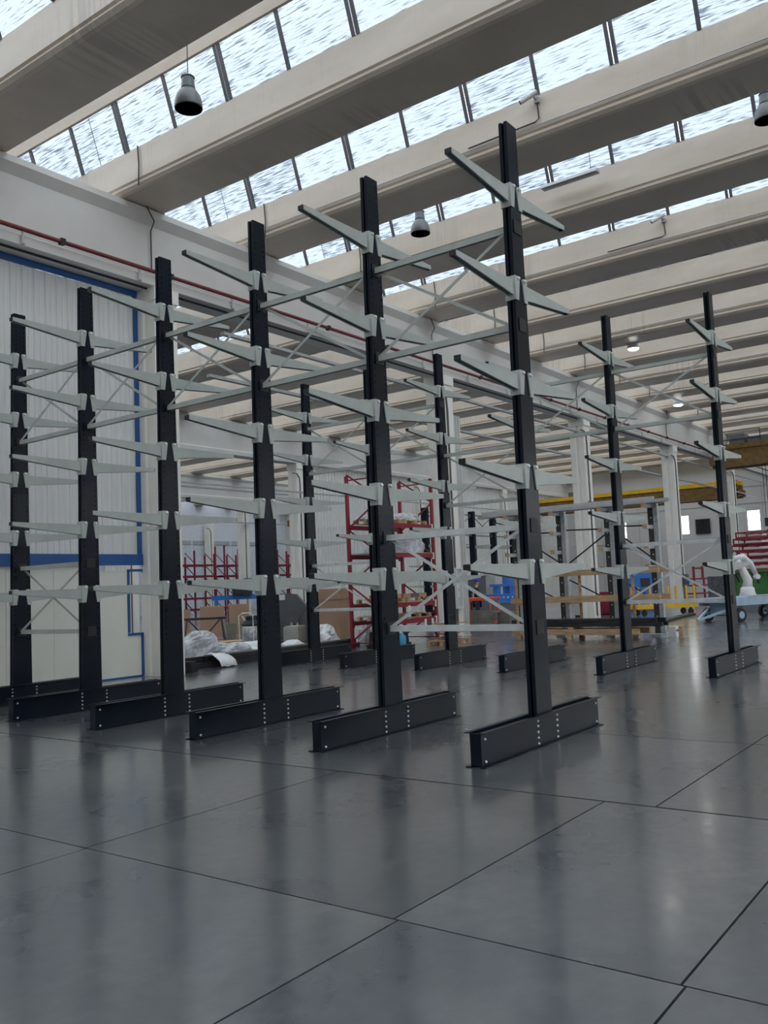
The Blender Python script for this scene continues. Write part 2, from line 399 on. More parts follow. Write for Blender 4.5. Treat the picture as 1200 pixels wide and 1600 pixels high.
for a_, b_ in ADDED_BANDS: wr.box(a_, b_, Y_MIN-.9, Y_MIN-.6, 9.5, 12); wr.box(a_, b_, Y_MIN-.9, Y_MIN-.6, 0, 5.0)
smesh('wall_right', wr, M_WHITE)
for (a_, b_) in ADDED_BANDS:
    wn += 1; d_ = structure('window_%d' % wn, (a_, Y_MIN-.75, 5.0)); f = MB(); w_ = b_-a_; n_ = int(w_/1.5); c_ = w_/n_
    f.box(0, w_, -.06, .06, 0, .08); f.box(0, w_, -.06, .06, 4.42, 4.5); f.box(0, .08, -.06, .06, 0, 4.5); f.box(w_-.08, w_, -.06, .06, 0, 4.5); f.build('window_frame', M_TRAY, d_)
    for j in range(1, n_): MB().box(c_*j-.03, c_*j+.03, -.04, .04, .08, 4.42).build('mullion', M_TRAY, d_)
    for j in range(n_): MB().box(c_*j+.03, c_*j+c_-.03, -.008, .008, .08, 4.42).build('pane', M_GLASS, d_)
smesh('ground', MB().box(-60, 120, -80, Y_MIN-.9, -.3, -.03), mat('yard_concrete', (0.40, 0.39, 0.37), 0.8))
wall_left = smesh('wall_left', MB().box(X_MIN, X_END, Y_MAX, Y_MAX+.3, 0, 12), mat('pale_wall', (0.72, 0.75, 0.80), 0.5, var=0.04))
for x in (44.5, 49.2, 53.9, 58.6):
    MB().box(x, x+4.2, -.05, 0, .05, 6.1).build('door_panel', mat('pale_door_panel_%d' % int(x), (0.66, 0.70, 0.76), 0.45), wall_left, (0, Y_MAX, 0))
    MB().box(x-.1, x+4.3, -.10, 0, 6.15, 6.5).build('door_header', M_TRAY, wall_left, (0, Y_MAX, 0))

# ---- ribbed wall of the second bay (Y = 30), single sheets
wall_ribbed = structure('wall_ribbed', (0, Y_G2+.3, 0))
def rib_sheet(wd, z0, z1, n, d, name, m):
    pts = []
    for i in range(n):
        a = wd*i/n; s_ = wd/n
        pts += [(a, 0), (a+.55*s_, 0), (a+.65*s_, -d), (a+.92*s_, -d)]
    pts.append((wd-.004, 0)); back = [(x, y+.03) for x, y in reversed(pts)]
    return MB().prism(pts+back, 2, z0, z1).data(name, m)
sh_lo = rib_sheet(1.0, 0, 3.1, 4, .05, 'sheet', M_RIB); sh_mid = rib_sheet(1.0, 3.1, 4.9, 4, .05, 'sheet', M_POLY); sh_hi = rib_sheet(1.0, 4.9, 8.1, 4, .05, 'sheet', M_RIB)
for x in range(31):
    for me in (sh_lo, sh_mid, sh_hi): put('sheet', me, wall_ribbed, (34.9+x, 0, 0))

# ---- partition under the first girder: cream panels below, polycarbonate above, blue framing
partition = structure('wall_partition', (-.18, 15.0, 0))
lo_me = MB().box(.003, .957, 0, .06, 0.02, 2.27).data('panel', M_PANEL)
for i in range(24):
    put('panel', lo_me, partition, (10.91-.96*(i+1)+.0, 0, 0))
MB().box(10.913, 11.655, 0, .06, .02, 2.16).build('panel', M_PANEL, partition)
MB().box(11.655, 12.0, 0, .06, .02, .86).build('panel', M_PANEL, partition)
up_me = MB().prism([(.002, 0), (.10, 0), (.115, -.022), (.150, -.022), (.165, 0), (.239, 0), (.239, .012), (.002, .012)], 2, 2.5, 7.97).data('sheet', M_POLY)
for i in range(100):
    put('sheet', up_me, partition, (11.93-.2435*(i+1), 0.02, 0))
fr = [((-12, 2.27), (12.14, 2.495), .06), ((-12, 7.97), (12.05, 8.085), .05), ((11.90, 2.49), (12.0, 7.97), .03), ((11.63, 2.14), (12.0, 2.19), .03), ((11.63, .90), (11.675, 2.16), .03), ((11.63, .84), (12.0, .89), .03), ((11.955, .02), (12.0, .86), .03), ((-12, 0), (12.0, .03), .02)]
for (xa, za), (xb, zb), d in fr: MB().box(xa, xb, -d, .0, za, zb).build('frame_rail', M_BLUE, partition)

# ---- pipes, brackets and cables on the first girder
MB().tube([(-13.8, 14.33, 8.36), (65.8, 14.33, 8.36)], .042, 10).build('sprinkler_pipe', M_DKRED, girders, smooth=True)
cl_me = MB().box(-.05, .05, -.055, .055, -.055, .055).data('pipe_clamp', M_BLACK)
hk_me = MB().box(-.02, .02, -.01, .01, -.24, 0).box(-.02, .02, -.06, .01, -.26, -.24).data('pipe_hanger', M_TRAY)
for i in range(27):
    put('pipe_clamp', cl_me, girders, (-12+2.6*i+.8, 14.33, 8.36)); put('pipe_hanger', hk_me, girders, (-12+2.6*i, 14.345, 8.33))
MB().tube([(-13.8, 14.62, 8.07), (65.8, 14.62, 8.07)], .02, 6).build('cable', M_BLACK, girders)
for x in (1.2, 11.84, 22.6, 33.2, 43.9, 54.6):
    MB().tube([(x-.22, 14.36, 9.98), (x-.2, 14.36, 9.72), (x, 14.38, 9.48), (x, 14.5, 9.30), (x, 14.5, 8.40)], .013, 6).build('cable_drop', M_BLACK, girders)
for k in range(0, 12):
    x = BEAM_X0+k*PITCH_X-.03
    MB().tube([(x, 13.75, 10.57), (x, 13.72, 10.2), (x, 13.74, 9.76)], .014, 6).build('cable_drop', M_BLACK, ceiling)
    MB().tube([(x, 13.7 if k % 2 else -6, 9.98), (x, 2.0-k*.6, 9.98)], .012, 6).build('conduit', M_TRAY, ceiling)

# ================================================================== CANTILEVER RACKS
ARM_Z = [1.77, 2.72, 3.67, 4.65, 5.63]
COL_H = 6.34
def hd(z): return 0.168-0.0103*z           # half depth of the tapered upright
def c_channel(side):
    """one tapered C profile of an upright: web outside, flanges turned inwards"""
    m = MB(); yo, yi, yf = side*0.047, side*0.041, side*0.012
    z0, z1 = 0.02, COL_H
    def q(x0, x1, ya, yb):
        vs = []
        for z in (z0, z1):
            e = hd(z)
            for (x, y) in ((x0(e), ya), (x1(e), ya), (x1(e), yb), (x0(e), yb)): vs.append((x, y, z))
        m.add(vs, [(0, 1, 2, 3), (4, 7, 6, 5), (0, 4, 5, 1), (1, 5, 6, 2), (2, 6, 7, 3), (3, 7, 4, 0)])
    q(lambda e: -e, lambda e: e, yo, yi)
    q(lambda e: -e, lambda e: -e+.006, yi, yf); q(lambda e: e-.006, lambda e: e, yi, yf)
    q(lambda e: -e+.006, lambda e: -e+.03, yf+side*.005, yf); q(lambda e: e-.03, lambda e: e-.006, yf+side*.005, yf)
    return m.data('channel', M_PUNCH)
ch_me = [c_channel(-1), c_channel(1)]
cap_me = MB().box(-hd(COL_H)+.01, hd(COL_H)-.01, -.04, .04, COL_H-.02, COL_H-.008).data('top_plate', M_NAVY)
def base_channel(side):
    L, H = 1.262, 0.295; yw = side*0.056; m = MB()
    y0, y1 = sorted((side*0.049, yw)); f0, f1 = sorted((side*0.049, side*0.100))
    m.box(-L, L, y0, y1, 0.0, H); m.box(-L-.02, L+.02, f0, f1, H, H+.008); m.box(-L-.02, L+.02, f0, f1, 0.0, 0.010)
    return m.data('channel', M_NAVY)
bch_me = [base_channel(-1), base_channel(1)]
end_me = MB().box(-.006, .006, -.049, .049, 0.012, 0.292).data('end_plate', M_NAVY)
bolt_me = MB().lathe([(.013, 0), (.013, .008), (.009, .014)], (0, 0, 0), 6, 1).data('bolt', M_ZINC)
for p in (bolt_me,):
    for v in p.vertices: v.co.y = -v.co.y
def arm_mesh():
    # tapered box arm pointing to -X, top flat at z=0, root at x=0
    m = MB(); L = 1.10; w = .036; t = .004
    m.box(-L, 0, -w, w, -t, 0)
    for y0, y1 in ((-w, -w+t), (w-t, w)):
        m.prism([(0, -t), (0, -.155), (-L, -.052), (-L, -t)], 1, y0, y1)
    for y0, y1 in ((-w+t, -w+.014), (w-.014, w-t)):
        m.add([(0, y0, -.155), (0, y1, -.155), (-L, y1, -.052), (-L, y0, -.052), (0, y0, -.151), (0, y1, -.151), (-L, y1, -.048), (-L, y0, -.048)],
              [(0, 1, 2, 3), (7, 6, 5, 4), (0, 4, 5, 1), (1, 5, 6, 2), (2, 6, 7, 3), (3, 7, 4, 0)])
    return m.data('beam', M_GALV)
arm_me = arm_mesh()
armcap_me = MB().box(-1.112, -1.100, -.034, .034, -.050, -.002).data('end_cap', M_BLACK)
def bracket_mesh():
    m = MB(); m.box(-.010, 0.0, -.060, .060, -.205, .045)
    for s in (-1, 1):
        y0, y1 = sorted((s*.0475, s*.0605))
        m.prism([(0, -.205), (.055, -.205), (.088, .0), (.092, .030), (.070, .047), (0, .045)], 1, y0, y1)
    return m.data('bracket', M_GALV)
br_me = bracket_mesh()
stop_me = MB().box(-.9, -.86, -.03, .03, 0, .02).data('arm_stop', M_GALV)
def rack(name, label, X, Y, SP, n, braces):
    t = thing(name, label, 'rack', (X, Y, 0))
    for i in range(n):
        y = i*SP
        up = bpy.data.objects.new('upright', None); COL.objects.link(up); up.parent = t; up.location = (0, y, 0)
        for me in ch_me: put('channel', me, up)
        put('top_plate', cap_me, up)
        bs = bpy.data.objects.new('base', None); COL.objects.link(bs); bs.parent = t; bs.location = (0, y, 0)
        for me in bch_me: put('channel', me, bs)
        for sx in (-1, 1):
            put('end_plate', end_me, bs, (sx*1.255, 0, 0))
            for zz in (.045, .24): put('bolt', bolt_me, bs, (sx*1.20, -.056, zz))
            for zz in (.035, .09, .145, .20, .25): put('bolt', bolt_me, bs, (-.185 if sx < 0 else .235, -.056, zz))
        for z in ARM_Z:
            for sx in (-1, 1):
                a = bpy.data.objects.new('arm', None); COL.objects.link(a); a.parent = t
                a.location = (sx*hd(z), y, z); a.rotation_euler = (0, 0, 0 if sx < 0 else math.pi)
                put('beam', arm_me, a); put('end_cap', armcap_me, a); put('bracket', br_me, a)
                put('bolt', bolt_me, a, (.055, -.060, .022), scale=(1.5, 1.5, 1.5)) if sx < 0 else put('bolt', bolt_me, a, (.055, .060, .022), math.pi, scale=(1.5, 1.5, 1.5))
    hz = MB(); a, b = 0.05, SP-0.05
    hz.box(-.03, .03, a, b, -.004, .0); hz.box(-.03, -.026, a, b, -.065, -.004); hz.box(.026, .03, a, b, -.065, -.004)
    hz.box(-.026, -.012, a, b, -.065, -.061); hz.box(.012, .026, a, b, -.065, -.061)
    hz_me = {0: hz.data('horizontal_brace', M_GALV), 1: None}
    hz_me[1] = hz_me[0].copy(); hz_me[1].materials.clear(); hz_me[1].materials.append(M_ZINC)
    plate_me = MB().box(-.075, .075, -.004, .004, -.07, .07).data('connector_plate', M_BLACK)
    for (i, za, zb, shiny) in braces:
        y = i*SP
        for z in (za, zb): put('horizontal_brace', hz_me[shiny], t, (0, y, z+.03))
        mt = M_ZINC if shiny else M_GALV
        MB().bar((-.02, .06, za-.01), (-.02, SP-.06, zb+.01), .035, .006, (1, 0, 0)).build('diagonal_brace', mt, t, (0, y, 0))
        MB().bar((.02, .06, zb+.01), (.02, SP-.06, za-.01), .035, .006, (1, 0, 0)).build('diagonal_brace', mt, t, (0, y, 0))
        for z in (za, zb):
            for yy in (y-.052, y+SP-.052): put('connector_plate', plate_me, t, (0, yy, z))
    return t
X1, Y1, SP = 8.02, 4.089, 1.828
b1 = [(i, 5.23, 4.20, 0) for i in range(5)]+[(0, 2.15, 1.14, 1), (4, 2.15, 1.14, 0)]
rack('cantilever_rack', 'navy six-upright cantilever rack ending before the white panel wall with blue frame', X1, Y1, SP, 6, b1)
b2 = [(0, 5.29, 4.25, 0), (1, 5.29, 4.25, 0), (2, 4.22, 3.19, 0), (3, 5.29, 4.25, 0), (4, 5.29, 4.25, 0), (0, 2.15, 1.15, 1), (4, 2.15, 1.15, 1)]
rack('cantilever_rack', 'navy six-upright cantilever rack between the rack by the panel wall and the timber crate', 15.22, 4.167, SP, 6, b2)

# ================================================================== OBJECTS
M_WOOD = mat('raw_timber', (0.50, 0.33, 0.19), 0.7, var=0.28, freq=3, scale=(1, 1, 6))
M_WOODG = mat('weathered_timber', (0.17, 0.155, 0.135), 0.8, var=0.3, freq=4)
M_CARD = mat('cardboard', (0.43, 0.27, 0.18), 0.8, var=0.08, freq=2)
M_STEELD = mat('dark_mill_steel', (0.035, 0.035, 0.038), 0.4, metal=0.3, var=0.3)
M_BAG = mat('white_plastic_bag', (0.80, 0.81, 0.82), 0.3, var=0.12, freq=8, bump=0.6, bfreq=14)
M_INOX = mat('stainless_steel', (0.62, 0.63, 0.64), 0.22, metal=0.95, var=0.1)
M_GREY = mat('machine_grey', (0.12, 0.125, 0.135), 0.5)
M_LGREY = mat('cabinet_light_grey', (0.60, 0.60, 0.58), 0.45)
M_MBLUE = mat('machine_blue', (0.02, 0.17, 0.55), 0.4)
M_ORANGE = mat('orange_red_paint', (0.75, 0.10, 0.035), 0.45)
M_YEL = mat('yellow_paint', (0.85, 0.50, 0.02), 0.45)
M_CRANE = mat('ochre_and_shaded_yellow', (0.20, 0.115, 0.03), 0.55, var=0.3, freq=5)  # crane brown; on the yellow crane it is shade put into the colour
M_GREEN = mat('green_container_paint', (0.06, 0.19, 0.055), 0.55)
M_LBLUE = mat('pale_blue_paint', (0.40, 0.54, 0.66), 0.45)
M_ROBOT = mat('robot_white', (0.82, 0.82, 0.82), 0.35)
M_RUBBER = mat('rubber', (0.02, 0.02, 0.02), 0.7)
M_SKIN = mat('skin', (0.55, 0.33, 0.24), 0.55, var=0.05)
M_HAIR = mat('dark_hair', (0.02, 0.015, 0.012), 0.6)
M_SHIRT = mat('black_tshirt', (0.015, 0.016, 0.02), 0.8)
M_JEANS = mat('dark_jeans', (0.03, 0.04, 0.07), 0.8)
M_CAP = mat('blue_cap', (0.03, 0.07, 0.35), 0.7)
M_SCREEN = mat('black_screen', (0.012, 0.014, 0.016), 0.2)
M_PAPER = mat('white_paper', (0.82, 0.82, 0.80), 0.7, var=0.03)
M_MAROON = mat('maroon_paint', (0.28, 0.012, 0.05), 0.5)
M_GALVP = mat('galvanised_post', (0.50, 0.53, 0.55), 0.4, metal=0.4, var=0.2, freq=10)
M_UPD = mat('dark_olive_upright', (0.05, 0.052, 0.048), 0.5)

def blob(rx, ry, rz, seed, n=14, m=9, amp=0.22, flat=0.0):
    """crumpled closed heap sitting on z = 0"""
    r = random.Random(seed); ph = [r.uniform(0, 6.28) for _ in range(8)]; mb = MB(); vs = []; fs = []
    for i in range(m+1):
        t = math.pi/2*i/m
        for k in range(n):
            a = 2*math.pi*k/n
            d = 1+amp*(math.sin(2*a+ph[0])*.5+math.sin(3*a+5*t+ph[1])*.4+math.sin(5*a-3*t+ph[2])*.3+r.uniform(-.35, .35))
            if i == m: d = 1
            vs.append((rx*d*math.cos(a)*max(math.cos(t), .02), ry*d*math.sin(a)*max(math.cos(t), .02), rz*(math.sin(t)**.8)*(1+amp*.5*(d-1))))
    for i in range(m):
        for k in range(n): fs.append((i*n+k, i*n+(k+1) % n, (i+1)*n+(k+1) % n, (i+1)*n+k))
    fs += [tuple(range(n-1, -1, -1)), tuple(m*n+k for k in range(n))]
    return mb.add(vs, fs)
def frame_box(mb, x0, x1, y0, y1, z0, z1, t):
    for x in (x0, x1-t):
        for y in (y0, y1-t): mb.box(x, x+t, y, y+t, z0, z1)
    for z in (z0, z1-t):
        for y in (y0, y1-t): mb.box(x0, x1, y, y+t, z, z+t)
        for x in (x0, x1-t): mb.box(x, x+t, y0, y1, z, z+t)
    return mb

# ---- hanging lamps
def bell_lamp(x, y, z, d, label, zc, lit=False):
    t = thing('pendant_lamp', label, 'lamp', (x, y, z)); k = d/.45
    prof = [(.222, 0), (.225, .02), (.220, .10), (.195, .20), (.14, .29), (.10, .33)]
    inner = [(.09, .31), (.18, .19), (.21, .09), (.212, 0)]
    MB().lathe([(a*k, b*k) for a, b in prof+[(.09, .33)]+inner], n=20).build('shade', M_REFL if not lit else M_LGREY, t, smooth=True)
    MB().lathe([(.105*k, .32*k), (.115*k, .34*k), (.10*k, .50*k), (.115*k, .52*k), (.07*k, .56*k)], n=14).build('housing', M_LAMP, t)
    if lit: MB().lathe([(.02*k, -.07*k), (.15*k, -.05*k), (.21*k, 0), (.21*k, .02*k)], n=16).build('lit_diffuser', M_LIT, t)
    else: MB().lathe([(.02*k, .05*k), (.045*k, .10*k), (.04*k, .2*k), (.02*k, .25*k)], n=10).build('bulb', M_LGREY, t, smooth=True)
    MB().tube([(0, 0, .56*k), (0, 0, zc-z)], .008, 5).build('cable', M_BLACK, t)
bell_lamp(9.45, 10.56, 9.53, .46, 'grey bell pendant lamp hanging over the girder of the panel wall', 11.5)
bell_lamp(16.8, 10.95, 9.76, .46, 'grey bell pendant lamp hanging above the gap between two racks', 11.5)
bell_lamp(17.0, 3.36, 9.86, .44, 'grey bell pendant lamp near the fluorescent fitting', 11.5)
bell_lamp(30.1, 10.9, 9.60, .42, 'lit white pendant lamp above the bars in timber crate', 11.5, True)
bell_lamp(41.6, 13.1, 9.56, .46, 'lit white pendant lamp next to the ochre crane', 11.5, True)

# ---- fluorescent fitting, cameras on the beams
t = thing('fluorescent_fitting', 'slim grey fluorescent fitting hung on two wires below a skylight', 'lamp', (17.75, 7.6, 10.31))
MB().prism([(-.10, 0), (.10, 0), (.06, .08), (-.06, .08)], 1, -.66, .66).build('housing', M_TRAY, t)
MB().tube([(0, -.6, -.015), (0, .6, -.015)], .02, 8).build('tube', M_LGREY, t)
for y in (-.5, .5): MB().tube([(0, y, .08), (-.1, y, 1.05)], .006, 5).build('wire', M_BLACK, t)
for (x, y, lab) in ((14.55, 6.76, 'small bullet security camera on the stained beam above the tallest arms'), (21.71, 6.86, 'small bullet security camera on the beam beyond the fluorescent fitting')):
    t = thing('security_camera', lab, 'camera', (x-.01, y, 10.45))
    MB().box(-.05, 0, -.05, .05, -.05, .05).build('mount', M_TRAY, t)
    MB().bar((-.05, 0, 0), (-.18, .02, .06), .03, .03).build('arm', M_TRAY, t)
    MB().tube([(-.12, -.06, .10), (-.22, .24, -.04)], .045, 10).build('body', M_LGREY, t)
    MB().tube([(-.217, .225, -.033), (-.225, .255, -.047)], .04, 10).build('lens', M_BLACK, t)
    MB().tube([(-.02, 0, -.05), (-.02, -.02, -.36), (-.02, .06, -.40), (-.02, 1.5, -.42)], .013, 6).build('cable', M_BLACK, t)

# ---- red pallet rack with its loads
rr = thing('pallet_rack', 'tall red pallet rack holding wrapped pallets beside the second rack row', 'rack', (18.6, 13.8, 0))
post = MB().box(-.045, .045, -.035, .035, 0, 4.63).data('post', M_RED)
def red_frame(par, x, depth, h, pm):
    f = bpy.data.objects.new('frame', None); COL.objects.link(f); f.parent = par; f.location = (x, 0, 0)
    for y in (0, depth): put('post', pm, f, (0, y, 0)); MB().box(-.07, .07, y-.06, y+.06, 0, .012).build('foot_plate', M_RED, f)
    n = int(h/.75)
    for i in range(n):
        z = .2+i*.75; a, b = ((0, depth) if i % 2 else (depth, 0))
        MB().bar((0, a, z), (0, b, z+.72), .04, .025, (1, 0, 0)).build('diagonal', M_RED, f)
    for z in (.15, h-.12): MB().bar((0, 0, z), (0, depth, z), .04, .03).build('rung', M_RED, f)
for x in (0, 2.45): red_frame(rr, x, 1.1, 4.63, post)
LV = [.72, 1.17, 2.50, 3.30]
for z in LV:
    for y in (-.02, 1.12):
        bm = MB().box(.05, 2.40, y-.025, y+.025, z-.12, z).build('shelf_beam', M_RED, rr)
        for x in (.05, 2.34): MB().box(x, x+.06, y-.032, y+.032, z-.17, z+.02).build('end_connector', M_PAPER if y < 0 else M_RED, bm)
for i, (x, z) in enumerate(((.55, .62), (1.75, .70), (2.1, .70), (1.0, 1.10))): MB().box(x, x+.10, -.062, -.055, z-.32, z-.02).build('paper_label', M_PAPER, rr)
brd = MB().box(-.6, .6, -.045, .045, 0, .022).data('board', M_WOOD); blk = MB().box(-.07, .07, -.045, .045, 0, .08).data('block', M_WOOD)
def pallet(x, y, z, rz, label, group=None):
    p = thing('wooden_pallet', label, 'pallet', (x, y, z), rz, group)
    for yy in (-.355, 0, .355):
        put('board', brd, p, (0, yy, 0))
        for xx in (-.5, 0, .5): put('block', blk, p, (xx, yy, .022))
    for i in range(5): put('board', brd, p, (-.5+.25*i, 0, .102+.022*(i % 1)), math.pi/2, scale=(.667, 1, 1))
    return p
for i, (x, z, nm) in enumerate(((19.2, .722, 'lowest'), (20.45, .722, 'lowest'), (19.2, 1.172, 'second'), (20.45, 1.172, 'second'), (19.2, 3.302, 'top'), (20.45, 3.302, 'top'))):
    pallet(x, 14.35, z, 0, 'wooden pallet on the %s beams of the red pallet rack' % nm, 'pallets on the %s red beams' % nm)
deck = MB().box(-1.18, 1.18, -.5, .5, 0, .02)
tag(deck.build('steel_deck', M_TRAY, None, (19.82, 14.36, 2.502)), 'flat steel deck on the third beams of the red pallet rack', 'deck')
for i, (x, z, r_, hh, lab) in enumerate(((20.5, 2.524, .45, .55, 'large clear wrapped load on the deck of red rack'), (19.25, 2.524, .42, .42, 'smaller clear wrapped load on the deck of red rack'))):
    tag(blob(r_, .42, hh, 30+i).build('wrapped_load', M_FILM, None, (x, 14.35, z), smooth=False), lab, 'load')
for i, x in enumerate((19.2, 20.45)):
    tag(blob(.5, .35, .24, 40+i).build('wrapped_load', M_FILM, None, (x, 14.35, 3.427)), 'low film wrapped load on a pallet at the top of red rack', 'load', 'low loads on top of the red rack')
    for q in range(3):
        tag(MB().box(-.18, .18, -.12, .12, 0, .10).build('parts_box', (M_CARD, M_GREY, M_WOOD)[q], None, (x-.38+.38*q, 14.2, 1.297)), 'small %s box on a pallet of the red rack' % ('cardboard', 'grey', 'timber')[q], 'box', '%s boxes on the red rack' % ('cardboard', 'grey', 'timber')[q])
# dark things under the lowest beams
for i, x in enumerate((19.1, 19.75)):
    tag(MB().box(-.28, .28, -.3, .3, 0, .08).prism([(-.26, .08), (.26, .08), (.2, .42), (-.2, .42)], 1, -.25, .25).build('machine_part', M_STEELD, None, (x, 14.3, 0)), 'dark steel machine part on the floor under the red rack', 'machine part', 'machine parts under red rack')
tag(MB().lathe([(.10, 0), (.11, .02), (.11, .30), (.05, .36), (.05, .40)], n=12).build('gas_bottle', mat('cyan_paint', (.05, .35, .6), .4), None, (18.9, 13.5, 0), smooth=True), 'small cyan bottle on the floor by the red rack', 'bottle')
pallet(20.3, 12.95, 0, .2, 'wooden pallet on the floor heaped with broken boards')
for i in range(16):
    r = random.Random(100+i); L = r.uniform(.5, 1.0)
    o = MB().box(-L/2, L/2, -.05, .05, -.014, .014).build('broken_board', M_WOOD, None, (20.3+r.uniform(-.12, .12), 12.95+r.uniform(-.12, .12), .14+.0285*i), r.uniform(0, 3.1))
    o.rotation_euler = (0, 0, r.uniform(0, 3.1))
    tag(o, 'broken pallet board in the heap on the floor pallet', 'board', 'broken boards on the floor pallet')

# ---- left store behind the pillar line
tag(MB().box(-.55, .55, -.5, .5, 0, 1.6).box(-.57, .57, -.52, .52, 1.3, 1.62).build('cardboard_box', M_CARD, None, (21.1, 17.7, 0), .3), 'very large cardboard box standing behind the white plastic sacks', 'box')
for i, (x, y, rx, ry, rz) in enumerate(((19.3, 16.5, .42, .38, .62), (18.55, 15.95, .38, .32, .46), (17.55, 16.1, .50, .32, .32), (17.3, 17.3, .6, .4, .30), (19.75, 15.35, .2, .22, .62))):
    lab = ['tall white plastic sack leaning before the large cardboard box', 'round white plastic sack by the red rack post', 'flat white plastic sack behind a navy rack base', 'long white plastic sack below the grey hopper', 'clear film bundle at the foot of the red rack post'][i]
    tag(blob(rx, ry, rz, 60+i, amp=.28).build('plastic_sack', M_BAG if i < 4 else M_FILM, None, (x, y, 0)), lab, 'sack')
hp = thing('hopper', 'dark grey pointed sheet steel hopper on a single leg', 'hopper', (21.5, 19.6, 0), -.9)
MB().prism([(-.70, .95), (-.62, 1.55), (.1, 1.50), (.42, 1.10), (.05, .55)], 1, -.45, .45).build('body', M_GREY, hp)
MB().box(-.06, .06, -.06, .06, 0, .75).build('leg', M_GREY, hp); MB().box(-.3, .3, -.3, .3, 0, .02).build('foot_plate', M_GREY, hp)
MB().box(-.55, -.25, -.462, -.452, 1.33, 1.50).build('label_plate', M_PAPER, hp)
tag(MB().box(-.3, .3, -.25, .25, 0, .50).box(-.27, .27, -.22, .22, .5, .54).build('concrete_block', mat('rough_concrete', (.45, .44, .40), .8), None, (20.4, 18.6, 0), .3), 'pale concrete block below the hopper', 'block')
vc = thing('vacuum_cleaner', 'stainless drum vacuum cleaner with a bent push handle', 'vacuum cleaner', (18.7, 18.8, 0), .4)
MB().lathe([(.24, .12), (.25, .14), (.25, .62), (.24, .64)], n=20).build('drum', M_INOX, vc, smooth=True)
MB().lathe([(.25, .64), (.26, .68), (.20, .78), (.14, .80), (.13, .92), (.05, .94)], n=18).build('motor_head', M_BLACK, vc)
MB().box(-.30, .30, -.28, .28, .05, .12).build('trolley', M_BLACK, vc)
for sx in (-1, 1):
    for sy in (-1, 1): MB().lathe([(.05, -.02), (.06, 0), (.05, .02)], (sx*.26, sy*.26, .06), 10, 1).build('wheel', M_RUBBER, vc)
MB().tube([(-.30, -.22, .1), (-.34, -.22, .95), (-.30, -.12, 1.02), (-.30, .12, 1.02), (-.34, .22, .95), (-.30, .22, .1)], .016, 8).build('handle', M_ZINC, vc)
for i, (x, y, w_, d_, hh, lab) in enumerate(((24.0, 28.0, .7, .8, 1.02, 'narrow brown carton in the row of cartons by the trestle'), (24.9, 27.2, .95, .9, 1.12, 'wide brown carton with glossy top beside the trestle'), (25.7, 26.5, .8, .9, 1.16, 'brown carton at the end of the row by a pillar'))):
    c = thing('carton', lab, 'box', (x, y, 0), -.72); MB().box(-w_/2, w_/2, -d_/2, d_/2, 0, hh).build('body', M_CARD, c)
    for k in (-1, 1): MB().box(-w_/2+.005, w_/2-.005, min(0, k*(d_/2-.005)), max(0, k*(d_/2-.005)), hh, hh+.008).build('flap', M_CARD, c)
tr = thing('steel_trestle', 'dark steel trestle with crossed struts in front of cartons', 'trestle', (21.6, 24.0, 0), -.7)
MB().box(-.75, .75, -.04, .04, .72, .80).build('top_rail', M_STEELD, tr)
for p, q in (((-.7, -.3, 0), (-.6, 0, .72)), ((-.7, .3, 0), (-.6, 0, .72)), ((.7, -.3, 0), (.6, 0, .72)), ((.7, .3, 0), (.6, 0, .72))): MB().bar(p, q, .05, .05).build('leg', M_STEELD, tr)
for p, q in (((-.55, 0, .72), (.0, 0, .12)), ((.55, 0, .72), (.0, 0, .12))): MB().bar(p, q, .045, .045, (0, 1, 0)).build('strut', M_STEELD, tr)
for i, (dx, hh) in enumerate(((0, .52), (.5, .56), (1.0, .5))):
    tag(MB().prism([(-.16, 0), (.16, 0), (.20, hh), (-.20, hh)], 1, -.06, .06).build('canvas_bag', mat('khaki_canvas_%d' % i, (.24, .235, .18), .8), None, (22.9+.7*dx, 24.0-.75*dx, 0), -.7), 'khaki canvas bag standing beside the steel trestle', 'bag', 'canvas bags by the trestle')
tag(MB().box(-.6, .6, -.4, .4, 0, .03).build('plywood_sheet', mat('fresh_plywood', (.62, .40, .17), .6), None, (21.2, 21.9, 0), -.6), 'bright plywood sheet lying on the floor behind the vacuum', 'board')
bb = thing('steel_bench', 'blue steel beam on trestle legs with a dark engine on it', 'bench', (27.4, 30.0-2.0, 0), -.7)
MB().box(-1.3, 1.3, -.08, .08, 1.34, 1.54).build('beam', M_MBLUE, bb)
for x in (-1.1, 1.1): MB().box(x-.06, x+.06, -.3, .3, 0, 1.34).build('leg', M_MBLUE, bb)
tag(MB().box(-.42, .1, -.3, .3, 0, .62).lathe([(.30, -.32), (.30, -.28), (.2, -.2)], (-.15, 0, .32), 14, 1).box(.1, .42, -.28, .28, 0, .7).build('engine_block', M_STEELD, None, (27.4, 28.0, 1.541), -.7), 'dark engine block resting on the blue steel beam', 'engine')
